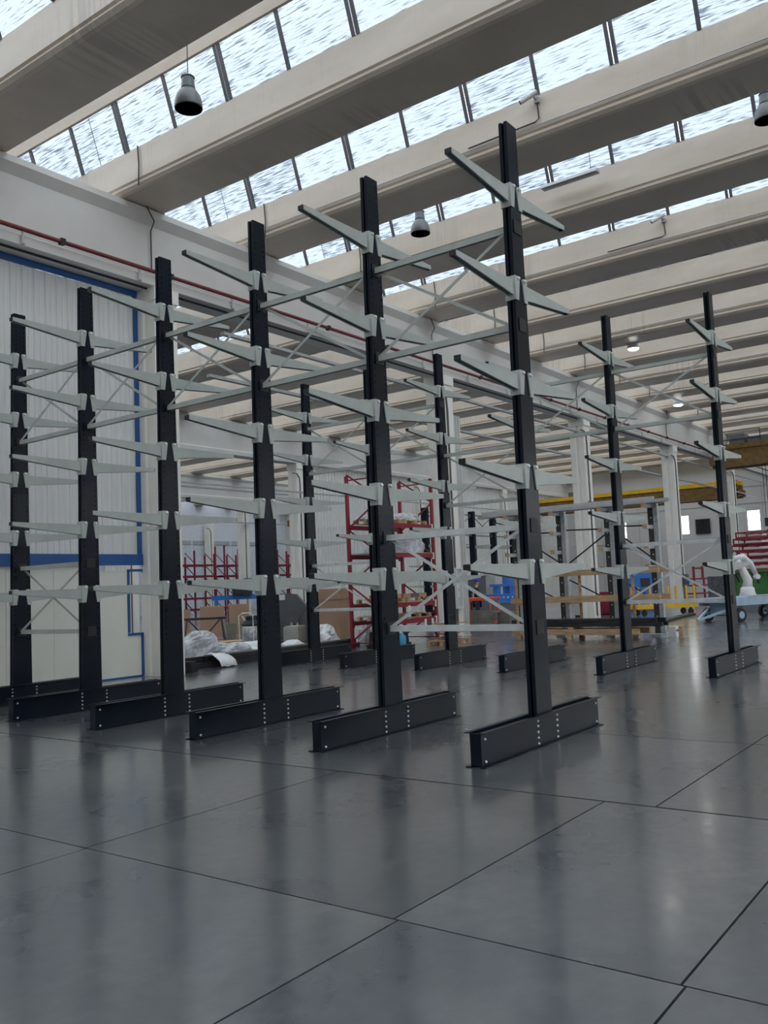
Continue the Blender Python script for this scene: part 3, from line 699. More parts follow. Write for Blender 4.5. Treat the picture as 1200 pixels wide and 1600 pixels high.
# bars, cloth, film on the floor between the pillars
for i in range(7):
    y0 = 14.95+.13*(i % 4); z0 = .0 if i < 4 else .125; L0 = 13.0+.25*((i*3) % 5)
    o = MB().box(0, 5.4-.4*(i % 3), -.055, .055, 0, .12).build('steel_bar', M_STEELD, None, (L0, y0+(.06 if i > 3 else 0), z0))
    tag(o, 'long black steel bar in the pile on the floor by the pillar', 'bar', 'black bars piled on the floor')
tag(MB().box(-.12, .12, -.16, .16, 0, .17).box(-.10, .10, -.14, .14, .17, .22).build('rubber_block', M_RUBBER, None, (12.62, 14.55, 0), .3), 'black rubber block lying at the end of the bars', 'block')
cl = MB(); gx, gy = 9, 7
for j in range(gy):
    for i in range(gx):
        u_, v_ = i/(gx-1), j/(gy-1)
        zz = .285+.02*math.sin(9*u_+4*v_) if v_ > .45 else .03+.23*(v_/.45)**.6+.015*math.sin(12*u_)
        cl.v.append((-.24+.48*u_+.03*math.sin(7*v_), -.34+.62*v_, zz))
for j in range(gy-1):
    for i in range(gx-1): cl.f.append((j*gx+i, j*gx+i+1, (j+1)*gx+i+1, (j+1)*gx+i))
o = cl.build('white_cloth', M_BAG, None, (13.75, 14.83, 0), smooth=True); md = o.modifiers.new('thick', 'SOLIDIFY'); md.thickness = .008
tag(o, 'white cloth draped over the end of the black bars', 'cloth')
for i, (x, y, rx, ry, rz) in enumerate(((15.4, 17.3, .55, .45, .70), (15.9, 16.5, .42, .35, .38), (16.8, 18.2, .5, .4, .30))):
    tag(blob(rx, ry, rz, 80+i, amp=.3).build('film_heap', M_FILM, None, (x, y, 0)), ['tall heap of crumpled clear film behind the black bars', 'low white film heap next to the black bars', 'flat clear film heap by the vacuum cleaner'][i], 'plastic film')
for i in range(3):
    tag(MB().box(-.22, .22, -.18, .18, 0, .30-.05*i).box(-.24, .24, -.2, .2, .30-.05*i, .32-.05*i).build('grey_crate', M_WOODG, None, (14.2+.75*i, 18.1+1.2*i, 0), .4*i), ['grey crate wrapped under crumpled film', 'grey crate half covered by film beside the heap', 'low grey crate near the vacuum cleaner'][i], 'crate')

# ---- things by pillar B
bd = thing('notice_cabinet', 'tall narrow white framed notice cabinet fixed on a cream pillar', 'cabinet', (23.2, 14.40, .85))
frm = MB(); frm.box(-.19, .19, -.10, 0, 0, .04).box(-.19, .19, -.10, 0, 1.20, 1.24).box(-.19, -.15, -.10, 0, .04, 1.20).box(.15, .19, -.10, 0, .04, 1.20); frm.build('frame', M_PAPER, bd)
MB().box(-.15, .15, -.04, 0, .04, 1.20).build('back_panel', M_LGREY, bd); MB().box(-.15, .15, -.09, -.084, .04, 1.20).build('pane', M_GLASS, bd)
for z in (.85, .62, .35): MB().box(-.10, .06, -.05, -.042, z, z+.18).build('paper_sheet', M_PAPER, bd)
t = thing('tool_cabinet', 'dark navy steel cabinet at the foot of the pillar with notice cabinet', 'cabinet', (24.25, 15.4, 0))
MB().box(-.45, .45, -.3, .3, .05, .82).build('body', M_NAVY, t); MB().box(-.43, -.01, -.315, -.30, .08, .80).build('door', M_NAVY, t); MB().box(.01, .43, -.315, -.30, .08, .80).build('door', M_NAVY, t)
for sx in (-1, 1): MB().box(sx*.38-.04, sx*.38+.04, -.25, .25, 0, .05).build('foot', M_BLACK, t)
for k in range(3):
    tag(MB().tube([(0, 0, 0), (0, 0, 6.9)], .05, 10).box(-.06, .06, -.06, .06, 0, .02).build('service_pipe', M_LGREY, None, (23.62+.14*k, 14.5, 0), smooth=False), 'pale vertical service pipe beside the pillar with notice cabinet', 'pipe', 'service pipes by the pillar')

def person(x, y, rz, label, hair, arm_fwd):
    """standing figure of 1.75 m, hands forward on a bench; faces local -Y"""
    p = thing('person', label, 'person', (x, y, 0), rz)
    def skin(name, vs, es, rad, m, sub=1):
        me = bpy.data.meshes.new(name); me.from_pydata(vs, es, []); me.materials.append(m)
        o = put(name, me, p); md = o.modifiers.new('skin', 'SKIN'); md.use_smooth_shade = True
        for i, r in enumerate(rad): me.skin_vertices[0].data[i].radius = (r, r*(.72 if name in ('body', 'shirt') and i < 4 else 1))
        me.skin_vertices[0].data[0].use_root = True
        s_ = o.modifiers.new('sub', 'SUBSURF'); s_.levels = s_.render_levels = sub
        return o
    V = [(0, 0, .95), (0, 0, 1.12), (0, 0, 1.34), (0, -.01, 1.47), (0, -.03, 1.54), (0, -.05, 1.63), (0, -.05, 1.70)]
    R = [.15, .14, .17, .08, .055, .085, .06]; Ed = [(i, i+1) for i in range(6)]
    for sx in (-1, 1):
        b = len(V); V += [(sx*.20, 0, 1.40), (sx*.25, -.05, 1.14), (sx*.22, -.05-arm_fwd, 1.02), (sx*.21, -.13-arm_fwd, 1.00)]
        R += [.065, .05, .036, .03]; Ed += [(2, b), (b, b+1), (b+1, b+2), (b+2, b+3)]
        for k in range(4):
            f = len(V); V += [(sx*(.19+.018*k), -.17-arm_fwd, .995), (sx*(.19+.018*k), -.21-arm_fwd+.004*abs(k-1.5), .975)]; R += [.009, .008]; Ed += [(b+3, f), (f, f+1)]
        f = len(V); V += [(sx*.175, -.14-arm_fwd, .99), (sx*.165, -.17-arm_fwd, .975)]; R += [.010, .009]; Ed += [(b+3, f), (f, f+1)]
        b = len(V); V += [(sx*.10, 0, .88), (sx*.11, -.02, .50), (sx*.11, .02, .09), (sx*.11, -.10, .045)]
        R += [.09, .062, .045, .035]; Ed += [(0, b), (b, b+1), (b+1, b+2), (b+2, b+3)]
    skin('body', V, Ed, R, M_SKIN)
    skin('shirt', [(0, 0, .90), (0, 0, 1.12), (0, 0, 1.35), (0, -.005, 1.45), (-.21, 0, 1.39), (.21, 0, 1.39), (-.25, -.04, 1.20), (.25, -.04, 1.20)], [(0, 1), (1, 2), (2, 3), (2, 4), (2, 5), (4, 6), (5, 7)], [.18, .165, .19, .085, .08, .08, .07, .07], M_SHIRT)
    skin('trousers', [(0, 0, .93), (-.10, 0, .86), (-.11, -.02, .5), (-.11, .02, .10), (.10, 0, .86), (.11, -.02, .5), (.11, .02, .10)], [(0, 1), (1, 2), (2, 3), (0, 4), (4, 5), (5, 6)], [.165, .105, .08, .07, .105, .08, .07], M_JEANS)
    for sx in (-1, 1): MB().box(sx*.11-.05, sx*.11+.05, -.20, .08, 0, .08).build('shoe', M_BLACK, p)
    hm = M_HAIR if hair else M_CAP
    MB().lathe([(.105, 1.66), (.108, 1.70), (.095, 1.76), (.05, 1.795), (.005, 1.80)], (0, -.045, 0), 14).build('hair' if hair else 'cap', hm, p, smooth=True)
    if not hair: MB().prism([(-.07, -.14), (.07, -.14), (.06, -.23), (-.06, -.23)], 2, 1.665, 1.68).build('cap_peak', M_CAP, p)
    MB().prism([(-.018, -.125), (.018, -.125), (0, -.165)], 2, 1.60, 1.645).build('nose', M_SKIN, p)
    for sx in (-1, 1):
        MB().lathe([(.004, -.006), (.011, 0), (.004, .006)], (sx*.034, -.128, 1.648), 8, 1).build('eye', M_BLACK, p)
        MB().box(sx*.088-.008, sx*.088+.008, -.065, -.03, 1.60, 1.66).build('ear', M_SKIN, p)
    MB().box(-.025, .025, -.134, -.126, 1.566, 1.574).build('mouth', M_MAROON, p)
person(28.9, 17.1, .5, 'person in blue cap and black t-shirt working behind the orange trolley', False, .22)
person(29.25, 17.75, -.9, 'bare-headed dark-haired person in black standing beside the person in a cap', True, .18)
ot = thing('orange_trolley', 'orange red tubular steel trolley in front of two working people', 'trolley', (27.9, 16.4, 0), -.55)
frame_box(MB(), -.62, .62, -.35, .35, .16, 1.02, .05).build('frame', M_ORANGE, ot)
MB().box(-.62, .62, -.35, .35, .52, .56).build('shelf', M_ORANGE, ot); MB().box(-.66, .66, -.38, .38, 1.02, 1.08).build('top', M_ORANGE, ot)
for sx in (-1, 1):
    for sy in (-1, 1): MB().lathe([(.06, -.02), (.08, 0), (.06, .02)], (sx*.55, sy*.3, .08), 12, 1).build('wheel', M_RUBBER, ot)
def slat_crate(x, y, rz, w_, d_, hh, lab, m):
    c = thing('slatted_crate', lab, 'crate', (x, y, 0), rz)
    for sx in (-1, 1):
        for sy in (-1, 1): MB().box(sx*(w_/2-.03)-.03, sx*(w_/2-.03)+.03, sy*(d_/2-.03)-.03, sy*(d_/2-.03)+.03, 0, hh).build('corner_post', m, c)
    n = int(hh/.11)
    for i in range(n):
        z = .08+i*(hh-.08)/n
        for sy in (-1, 1): MB().box(-w_/2, w_/2, sy*d_/2-.012, sy*d_/2+.012, z, z+.085).build('slat', m, c)
        for sx in (-1, 1): MB().box(sx*w_/2-.012, sx*w_/2+.012, -d_/2, d_/2, z, z+.085).build('slat', m, c)
    MB().box(-w_/2, w_/2, -d_/2, d_/2, .06, .085).build('bottom', m, c)
slat_crate(26.9, 15.75, -.55, .55, .6, .66, 'grey slatted timber crate next to the orange trolley', M_WOODG)
slat_crate(27.4, 14.75, -.55, .85, .8, .58, 'wide grey slatted timber crate heaped with firewood scraps', M_WOODG)
for i in range(12):
    r = random.Random(300+i); L = r.uniform(.35, .55)
    o = MB().box(-L/2, L/2, -.04, .04, -.02, .02).build('wood_scrap', M_WOOD, None, (27.4+r.uniform(-.08, .08), 14.75+r.uniform(-.08, .08), .106+.041*i))
    o.rotation_euler = (0, 0, r.uniform(0, 3.1)); tag(o, 'wood scrap heaped in the wide slatted crate', 'wood scrap', 'wood scraps in the wide crate')
bm_ = thing('blue_machine', 'bright blue machine tool with a row of white knobs behind slatted crates', 'machine', (32.3, 17.6, 0), -.6)
MB().box(-.9, .9, -.45, .45, 0, .75).build('plinth', M_GREY, bm_); MB().box(-.85, .85, -.5, .5, .75, 1.12).build('body', M_MBLUE, bm_)
MB().box(-.1, .35, -.3, .3, 1.12, 2.10).build('column', M_MBLUE, bm_); MB().box(-.8, .8, -.35, .1, 1.42, 1.52).build('table', M_MBLUE, bm_)
MB().box(-.7, -.5, -.3, 0, 1.12, 1.42).build('support', M_MBLUE, bm_); MB().box(.5, .7, -.3, 0, 1.12, 1.42).build('support', M_MBLUE, bm_)
for k in range(6): MB().lathe([(.035, 0), (.035, -.03), (.015, -.05)], (-.5+.2*k, -.5, .98), 10, 1).build('knob', M_PAPER, bm_)

# ---- far navy cantilever rack in the second bay
fr_ = thing('cantilever_rack', 'distant navy cantilever rack against the ribbed wall behind the blue machine', 'rack', (40, 24.4, 0))
for i in range(5):
    u = bpy.data.objects.new('upright', None); COL.objects.link(u); u.parent = fr_; u.location = (2.25*i-3.4, 0, 0)
    MB().box(-.10, .10, -.16, .16, 0, 5.45).build('column', M_NAVY, u); MB().box(-.08, .08, -1.1, 1.1, 0, .25).build('base', M_NAVY, u)
    for z in (1.6, 2.6, 3.6):
        for sy in (-1, 1):
            MB().prism([(sy*.16, z), (sy*1.1, z), (sy*1.1, z-.05), (sy*.16, z-.14)], 0, -.04, .04).build('arm', M_GALV, u)
for i in range(4):
    x0 = 2.25*i-3.3; x1 = x0+2.05
    for p, q in (((x0, 0, 5.2), (x1, 0, 4.2)), ((x0, 0, 4.2), (x1, 0, 5.2))): MB().bar(p, q, .03, .03).build('diagonal_brace', M_GREY, fr_)
    for z in (5.25, 4.15): MB().bar((x0, 0, z), (x1, 0, z), .05, .05).build('horizontal_brace', M_GREY, fr_)
for i in range(3):
    tag(MB().box(-.35, .35, -.35, .35, 0, 1.9+.2*i).box(-.37, .37, -.37, .37, 1.9+.2*i, 1.95+.2*i).build('steel_cabinet', M_LGREY if i % 2 else M_GREY, None, (37.5+1.3*i, 22.2-.2*i, 0)), ['dark grey steel cabinet before the distant rack', 'pale steel cabinet between two dark ones', 'tall dark grey steel cabinet by the blue machine'][i], 'cabinet')

# ---- bar rack with galvanised posts, timber crate and bars
br_ = thing('bar_rack', 'grey single sided bar rack with galvanised posts and short arms', 'rack', (23.5, 8.2, 0))
AZ = [1.30, 1.88, 2.42, 2.95, 3.52]
for i, y in enumerate((0, 1.25, 2.7, 4.15)):
    u = bpy.data.objects.new('upright', None); COL.objects.link(u); u.parent = br_; u.location = (0, y, 0)
    MB().box(-.05, .05, .07, .22, 0, 3.50).build('dark_post', M_UPD, u); MB().box(-.06, .06, -.05, .07, 0, 3.62).build('galvanised_post', M_GALVP, u)
    for k in range(9): MB().box(-.056, -.05, .12, .15, .5+.33*k, .53+.33*k).build('slot', M_PAPER, u)
    MB().box(-.45, .35, -.06, .20, 0, .06).build('foot', M_GALVP, u)
    for z in AZ[1:]:
        a = MB().box(-.56, -.05, .08, .18, z-.10, z).build('arm', M_GALVP, u); MB().box(-.58, -.56, .07, .19, z-.10, z+.02).build('arm_end', M_WOOD, a)
for i, (y0, y1) in enumerate(((0, 1.25), (1.25, 2.7), (2.7, 4.15))):
    MB().bar((.06, y0+.1, 2.95), (.06, y1, 3.0), .04, .04).build('horizontal_brace', M_STEELD, br_)
    a, b = (2.9, 2.0) if i % 2 else (2.0, 2.9)
    MB().bar((.06, y0+.1, a), (.06, y1, b), .035, .035).build('diagonal_brace', M_STEELD, br_)
    MB().bar((.06, y0+.1, .9), (.06, y1, 1.6), .035, .035).build('diagonal_brace', M_STEELD, br_)
for i in range(5):
    o = MB().box(-.05, .05, 0, 5.6-.35*(i % 3), 0, .09)
    tag(o.build('grey_profile', M_TRAY, None, (23.0+.115*(i if i < 4 else 1.5), 7.65+.12*i, 3.521 if i < 4 else 3.613)), 'long grey steel profile lying on the top arms of bar rack', 'profile', 'profiles on the top arms of bar rack')
tc_ = thing('timber_crate', 'long open crate of raw timber rails and posts holding black bars', 'crate', (22.35, 8.0, 0))
for z in (.12, .98, 1.68):
    for x in (-.38, .38): MB().box(x-.05, x+.05, .3 if z < .5 else -.3, 3.9, z, z+.15).build('rail', M_WOOD, tc_)
for y in (.7, 2.2, 3.7):
    for x in (-.38, .38):
        MB().box(x-.06, x+.06, y-.06, y+.06, 0, .12).build('block', M_WOOD, tc_); (MB().box(x+.05*(1 if x > 0 else -1)-.02, x+.05*(1 if x > 0 else -1)+.02, y-.035, y+.035, .12, 1.83).build('post', M_WOOD, tc_) if x > 0 or y == 3.7 else None)
    for z in (.27, .93): MB().box(-.40, .40, y-.05, y+.05, z, z+.05).build('cross_batten', M_WOOD, tc_)
for i in range(8):
    o = MB().box(-.04, .04, 0, 4.3-.2*(i % 3), 0, .10)
    tag(o.build('black_bar', M_STEELD, None, (22.14+.135*(i % 4), 7.75+.15*(i % 3), .322+(.106 if i > 3 else 0))), 'black steel bar lying inside the long timber crate', 'bar', 'black bars in the timber crate')
t = thing('socket_box', 'small white electrical socket box on the floor by a galvanised post', 'socket box', (23.2, 7.85, 0), 0)
MB().box(-.13, .13, -.10, .10, 0, .26).build('case', M_PAPER, t)
for k in (-.05, .05): MB().lathe([(.03, 0), (.03, -.01), (.01, -.015)], (k, -.10, .15), 10, 1).build('socket', M_BLACK, t)
tag(MB().box(-.05, .05, -.05, .05, 0, .30).box(-.06, .06, -.06, .06, 0, .03).build('timber_block', M_WOOD, None, (22.45, 7.4, 0)), 'upright timber block beside the end of the black bars', 'block')

# ---- machines and cabinets around pillar C and D
for i, (x, y, w_, d_, hh, m_, lab) in enumerate(((35.2, 15.6, .75, .6, 1.9, M_LGREY, 'tall pale grey control cabinet at the foot of a pillar'), (36.3, 15.9, .5, .5, 1.75, M_PAPER, 'narrow white control cabinet beside the pale grey one'))):
    c = thing('control_cabinet', lab, 'cabinet', (x, y, 0)); MB().box(-w_/2, w_/2, -d_/2, d_/2, .08, hh).build('body', m_, c); MB().box(-w_/2+.02, w_/2-.02, -d_/2-.015, -d_/2, .12, hh-.05).build('door', m_, c)
    MB().box(-w_/2, w_/2, -d_/2+.02, d_/2-.02, 0, .08).build('plinth', M_BLACK, c); MB().box(w_/2-.10, w_/2-.07, -d_/2-.035, -d_/2-.015, .9, 1.05).build('handle', M_BLACK, c)
    MB().box(-w_/2+.1, -w_/2+.3, -d_/2-.02, -d_/2-.015, hh-.45, hh-.2).build('display', M_SCREEN, c)
for i, x in enumerate((36.9, 37.4)):
    b = thing('tool_chest', 'maroon steel tool chest standing by the white control cabinet', 'tool chest', (x+.15*i, 15.3-.3*i, 0), 0, 'maroon tool chests'); MB().box(-.27, .27, -.25, .25, .06, .98).build('body', M_MAROON, b)
    for z in (.12, .33, .54, .75): d = MB().box(-.25, .25, -.265, -.25, z, z+.18).build('drawer', M_MAROON, b); MB().box(-.12, .12, -.28, -.265, z+.13, z+.15).build('handle', M_ZINC, d)
    MB().box(-.25, .25, -.22, .22, 0, .06).build('plinth', M_BLACK, b)
bp_ = thing('blue_press', 'blue sloping machine housing with dark opening near the yellow trolley', 'machine', (39.8, 14.9, 0), -.6)
MB().prism([(-.8, .1), (.8, .1), (.8, 2.0), (.3, 2.0), (-.8, 1.5)], 1, -.4, .4).build('housing', M_MBLUE, bp_); MB().box(-.2, .3, -.415, -.4, 1.1, 1.5).build('opening', M_BLACK, bp_); MB().box(-.85, .85, -.45, .45, 0, .1).build('plinth', M_GREY, bp_)
yt = thing('yellow_trolley', 'yellow steel long goods trolley with upright stakes', 'trolley', (35.4, 12.3, 0), -.75)
MB().box(-1.3, 1.3, -.35, -.27, .28, .44).build('side_rail', M_YEL, yt); MB().box(-1.3, 1.3, .27, .35, .28, .44).build('side_rail', M_YEL, yt)
for x in (-1.2, -.4, .4, 1.2):
    MB().box(x-.05, x+.05, -.27, .27, .30, .42).build('cross_member', M_YEL, yt)
    for y in (-.31, .31): MB().box(x-.035, x+.035, y-.035, y+.035, .44, 1.15).build('stake', M_YEL, yt)
for x in (-1.0, 1.0):
    for y in (-.3, .3): MB().lathe([(.11, -.03), (.13, 0), (.11, .03)], (x, y, .13), 14, 1).build('wheel', M_RUBBER, yt); MB().box(x-.03, x+.03, y-.05, y+.05, .13, .28).build('fork', M_BLACK, yt)
cbx = thing('control_box', 'grey wall control box with blue sockets on a cream pillar', 'control box', (44.65, 14.41, 1.0))
MB().box(-.24, .24, -.18, 0, 0, .6).build('case', M_GREY, cbx)
for k in (-.14, 0, .14): MB().lathe([(.05, 0), (.05, -.05), (.02, -.06)], (k, -.18, .2), 10, 1).build('socket', M_MBLUE, cbx)
rs = thing('red_stand', 'dark red welded steel stand with three levels by the grey cabinet', 'stand', (51.0, 15.6, 0), -.5)
frame_box(MB(), -.75, .75, -.4, .4, 0, 1.35, .08).build('frame', M_RED, rs)
for z in (.45, .9): MB().box(-.75, .75, -.4, .4, z, z+.08).build('shelf', M_RED, rs)
for x in (-.75, -.1): MB().box(x, x+.1, -.4, -.3, 1.35, 2.0).build('post', M_RED, rs)
MB().box(-.75, 0, -.4, -.3, 1.85, 1.95).build('cross_bar', M_RED, rs)
gm = thing('grey_cabinet', 'mottled dark grey steel cabinet between the red stand and trailer', 'cabinet', (47.5, 13.3, 0), -.4)
MB().box(-.6, .6, -.5, .5, .06, 1.42).build('body', mat('mottled_steel', (.13, .135, .15), .4, var=.5, freq=6), gm); MB().box(-.55, .55, -.52, -.5, .15, 1.35).build('door', M_GREY, gm); MB().box(-.55, .55, -.45, .45, 0, .06).build('plinth', M_BLACK, gm)
# trailer, robot, red frames, container
tl_ = thing('flat_trailer', 'pale blue flat bed trailer with four rubber wheels and a tow bar', 'trailer', (31.2, 7.9, 0), -.45)
MB().box(-1.7, 1.9, -.65, .65, .62, .74).build('bed', M_LBLUE, tl_); MB().box(-1.7, 1.9, -.70, -.65, .52, .78).build('side_rail', M_LBLUE, tl_); MB().box(-1.7, 1.9, .65, .70, .52, .78).build('side_rail', M_LBLUE, tl_)
for x in (-1.3, 1.4):
    MB().tube([(x, -.72, .22), (x, .72, .22)], .035, 8).build('axle', M_STEELD, tl_)
    for y in (-.66, .66):
        wh = MB().lathe([(.14, -.06), (.22, -.05), (.22, .05), (.14, .06)], (x, y, .22), 18, 1).build('wheel', M_RUBBER, tl_); MB().lathe([(.12, -.065), (.12, .065)], (x, y, .22), 14, 1).build('rim', M_LBLUE, wh)
    MB().box(x-.06, x+.06, -.5, .5, .22, .62).build('bolster', M_LBLUE, tl_)
MB().bar((-1.5, -.45, .42), (-2.5, 0, .10), .07, .07).build('tow_bar', M_LBLUE, tl_); MB().bar((-1.5, .45, .42), (-2.5, 0, .10), .07, .07).build('tow_bar', M_LBLUE, tl_)
tag(MB().box(-.5, .5, -.35, .35, 0, .02).box(-.3, .35, -.2, .25, .02, .035).build('cardboard_sheet', M_CARD, None, (31.9, 7.55, .741), -.45), 'cardboard sheet lying on the pale blue trailer', 'cardboard')
rb = thing('robot_arm', 'white six axis industrial robot arm behind the pale blue trailer', 'robot', (36.6, 9.35, 0), -.8)
MB().box(-.5, .5, -.45, .45, 0, .55).build('pedestal', M_GREY, rb); MB().lathe([(.32, .55), (.34, .62), (.28, .80), (.26, .95), (.2, 1.0)], n=18).build('turntable', M_ROBOT, rb, smooth=True)
MB().tube([(0, 0, .95), (.05, 0, 1.25), (-.18, 0, 1.75), (-.38, 0, 2.05)], [.20, .17, .14, .15], 12).build('lower_arm', M_ROBOT, rb, smooth=True)
MB().tube([(-.48, 0, 2.10), (-.1, 0, 2.16), (.22, 0, 1.9), (.42, 0, 1.45)], [.12, .16, .11, .08], 12).build('upper_arm', M_ROBOT, rb, smooth=True)
MB().lathe([(.10, -.10), (.12, 0), (.10, .10)], (.44, 0, 1.38), 12, 1).build('wrist', M_ROBOT, rb); MB().tube([(.44, 0, 1.30), (.52, 0, 1.12)], .05, 8).build('tool', M_BLACK, rb)
MB().tube([(-.2, .18, 1.2), (-.55, .2, 1.9), (-.35, .2, 2.45), (.05, .15, 2.2), (.3, .1, 1.7)], .035, 8).build('dress_pack', M_BLACK, rb)
gc = thing('waste_container', 'green ribbed steel container under the stack of dark red frames', 'container', (44.4, 10.2, 0), 0)
MB().box(-1.2, 1.2, -1.6, 1.6, .15, 1.55).build('body', M_GREEN, gc)
for y in (-1.4, -.7, 0, .7, 1.4): MB().box(-1.26, -1.2, y-.06, y+.06, .15, 1.5).build('rib', M_GREEN, gc); MB().box(-1.2, 1.2, y-.06, y+.06, 0, .15).build('skid', M_BLACK, gc)
MB().box(-1.3, 1.3, -1.7, 1.7, 1.55, 1.66).build('rim', M_GREEN, gc)
for i in range(6):
    s_ = thing('steel_stillage', 'dark red welded steel frame in the stack on the green container', 'frame', (44.4+.05*(i % 2), 10.2-.12*(i % 3), 1.661+.30*i), 0, 'red frames stacked on the green container')
    mb = MB(); frame_box(mb, -1.0, 1.0, -1.5, 1.5, 0, .29, .06).build('perimeter', M_RED, s_)
    for y in (-.75, 0, .75): MB().box(-1.0, 1.0, y-.04, y+.04, .20, .285).build('cross_bar', M_RED, s_)
    MB().box(-1.005, -.995, -.9+.2*i, -.2+.1*i, .06, .16).build('paper_label', M_PAPER, s_)
for i in range(4):
    tag(MB().box(0, 6.0, -.04, .04, 0, .07).build('floor_bar', M_STEELD, None, (29.2+.3*i, 10.3+.12*i, 0), .12), 'long dark bar lying on the floor before the yellow trolley', 'bar', 'bars on the floor by the yellow trolley')

# ---- end wall things, cranes
tv = thing('wall_screen', 'black flat screen mounted on the grey end wall between windows', 'screen', (X_END-.06, 19.6, 4.48))
MB().box(-.05, .0, -.52, .52, 0, 1.08).build('bezel', M_BLACK, tv); MB().box(-.056, -.05, -.48, .48, .05, 1.03).build('display', M_SCREEN, tv); MB().box(0, .058, -.2, .2, .4, .7).build('bracket', M_STEELD, tv)
def crane(x, ya, yb, z0, hh, lab, hook_y):
    c = thing('bridge_crane', lab, 'crane', (x, 0, z0))
    for dx in (-.6, .6): MB().box(dx-.14, dx+.14, ya, yb, 0, hh).build('bridge_girder', M_CRANE, c); MB().box(dx-.22, dx+.22, ya, yb, hh, hh+.26).build('top_flange', M_YEL if x > 55 else M_CRANE, c)  # yellow crane: girders painted as shaded yellow below the lit flange
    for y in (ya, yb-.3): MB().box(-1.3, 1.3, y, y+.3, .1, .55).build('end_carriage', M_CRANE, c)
    MB().box(-.5, .5, hook_y-.6, hook_y+.6, hh+.05, hh+.6).build('hoist_trolley', M_GREY, c)
    MB().box(-.9, -.75, hook_y-.9, hook_y-.5, -.35, .15).build('control_box', M_MBLUE, c)
    for dy in (-.08, .08): MB().tube([(0, hook_y+dy, hh+.05), (0, hook_y+dy, -z0+4.4)], .015, 5).build('rope', M_BLACK, c)
    hb_ = MB().box(-.12, .12, hook_y-.14, hook_y+.14, -z0+3.95, -z0+4.4).build('hook_block', M_STEELD, c)
    MB().tube([(0, hook_y, 3.95-z0), (0, hook_y+.02, 3.78-z0), (0, hook_y+.14, 3.66-z0), (0, hook_y+.12, 3.48-z0), (0, hook_y-.02, 3.42-z0), (0, hook_y-.14, 3.5-z0)], .04, 8).build('hook', M_STEELD, hb_)
    return c
cr1 = crane(50.0, -15.4, 13.9, 7.25, 0.95, 'ochre bridge crane with a walkway box spanning the hall beside the first girder', 11.45)
crane(60.0, 15.3, 29.8, 6.4, 0.85, 'yellow bridge crane with shaded girders in the bay before the grey end wall', 26.5)
crane(50.0, 30.9, 44.8, 6.3, 0.85, 'ochre bridge crane in the bay beyond the ribbed wall', 41.5)
for y in (14.7, 15.2, 29.6, 30.75, 44.8):
    MB().box(20 if y > 29.6 else 14, 65.5, y-.06, y+.06, 7.55 if y < 14.8 else 6.65 if y < 29 else 6.5, 7.62 if y < 14.8 else 6.72 if y < 29 else 6.57).build('crane_rail', M_TRAY, girders)
pf = cr1
MB().box(-.5, .5, 12.2, 13.0, 1.0, 1.75).build('walkway_cabinet', M_GREY, pf)
for y in (11.4, 13.5): MB().box(-.52, -.48, y-.02, y+.02, 1.0, 1.95).build('rail_post', M_STEELD, pf)
for z in (1.45, 1.92): MB().box(-.52, -.48, 11.4, 13.5, z, z+.04).build('hand_rail', M_STEELD, pf)
tag(MB().box(-.20, .20, -.03, 0, 0, .18).box(-.16, .16, -.035, -.03, .04, .14).build('red_sign', M_MAROON, None, (33.7, 14.415, 4.52)), 'small dark red sign on the cream pillar above the bar rack', 'sign')

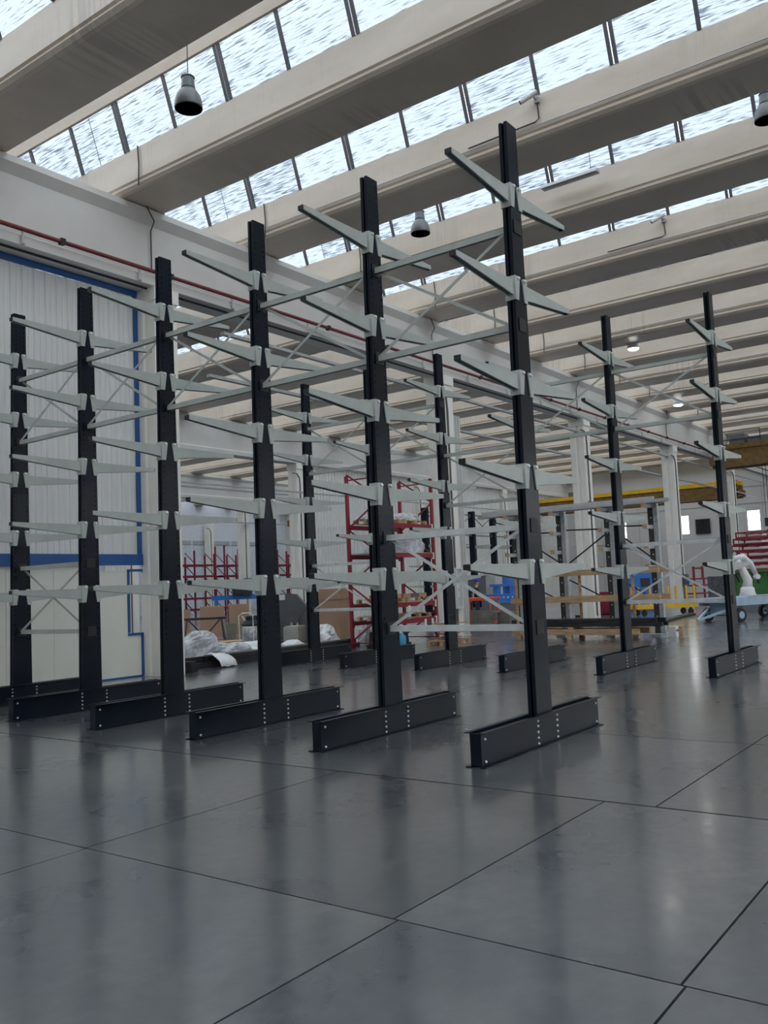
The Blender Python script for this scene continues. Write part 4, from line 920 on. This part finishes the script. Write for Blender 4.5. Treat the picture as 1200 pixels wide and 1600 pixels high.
# ---- distant red racks in the third bay
def far_rack(x, y, n, w_, hh, lab, seed):
    t = thing('pallet_rack', lab, 'rack', (x, y, 0)); r = random.Random(seed)
    for i in range(n+1):
        for yy in (0, 1.0): MB().box(i*w_-.05, i*w_+.05, yy-.05, yy+.05, 0, hh+r.uniform(-.4, .4)).build('post', M_RED, t)
        for k in range(int(hh/.9)): MB().bar((i*w_, 0, .3+.9*k), (i*w_, 1, 1.1+.9*k), .05, .05, (1, 0, 0)).build('diagonal', M_RED, t)
    for i in range(n):
        for z in [.6+.8*k for k in range(int((hh-.4)/.8))]:
            for yy in (0, 1.0): MB().box(i*w_+.05, (i+1)*w_-.05, yy-.03, yy+.03, z-.12, z).build('shelf_beam', M_RED, t)
            MB().box(i*w_+.1, (i+1)*w_-.1, .05, .95, z, z+.03).build('deck', M_MAROON, t)
far_rack(41.4, 49.0, 2, 1.9, 4.6, 'distant red rack with many beams beside the pale door panel', 1)
far_rack(46.8, 49.6, 2, 1.2, 4.9, 'distant narrow red rack between two cream pillars', 2)
far_rack(52.6, 49.8, 2, 1.3, 5.0, 'distant dense dark red rack next to the ochre crane post', 3)

cp = thing('air_compressor', 'small black air compressor with a pale tank behind the vacuum cleaner', 'compressor', (21.0, 20.6, 0), -.6)
MB().tube([(-.45, 0, .38), (-.40, 0, .38), (.40, 0, .38), (.45, 0, .38)], [.12, .20, .20, .12], 14).build('tank', M_LGREY, cp, smooth=True)
MB().box(-.22, .18, -.16, .16, .58, .86).build('motor', M_BLACK, cp); MB().lathe([(.14, -.03), (.15, 0), (.14, .03)], (.28, -.1, .72), 14, 1).build('fan_guard', M_STEELD, cp)
for x in (-.3, .3):
    for y in (-.16, .16): MB().box(x-.02, x+.02, y-.02, y+.02, 0, .26).build('leg', M_BLACK, cp)
MB().tube([(-.45, -.1, .5), (-.62, -.1, .85), (-.62, .1, .85), (-.45, .1, .5)], .018, 8).build('handle', M_ZINC, cp)
for i, (x, y, hh) in enumerate(((22.6, 21.2, 1.35), (23.3, 20.7, 1.15))):
    dr = thing('steel_drum', ['tall dark steel drum behind the air compressor', 'shorter dark steel drum beside the tall one'][i], 'drum', (x, y, 0))
    MB().lathe([(.27, 0), (.29, .02), (.29, hh*.33), (.30, hh*.34), (.29, hh*.35), (.29, hh*.66), (.30, hh*.67), (.29, hh*.68), (.29, hh-.02), (.27, hh)], n=18).build('shell', M_GREY, dr)
    MB().lathe([(.26, hh), (.26, hh+.015)], n=18).build('lid', M_STEELD, dr)
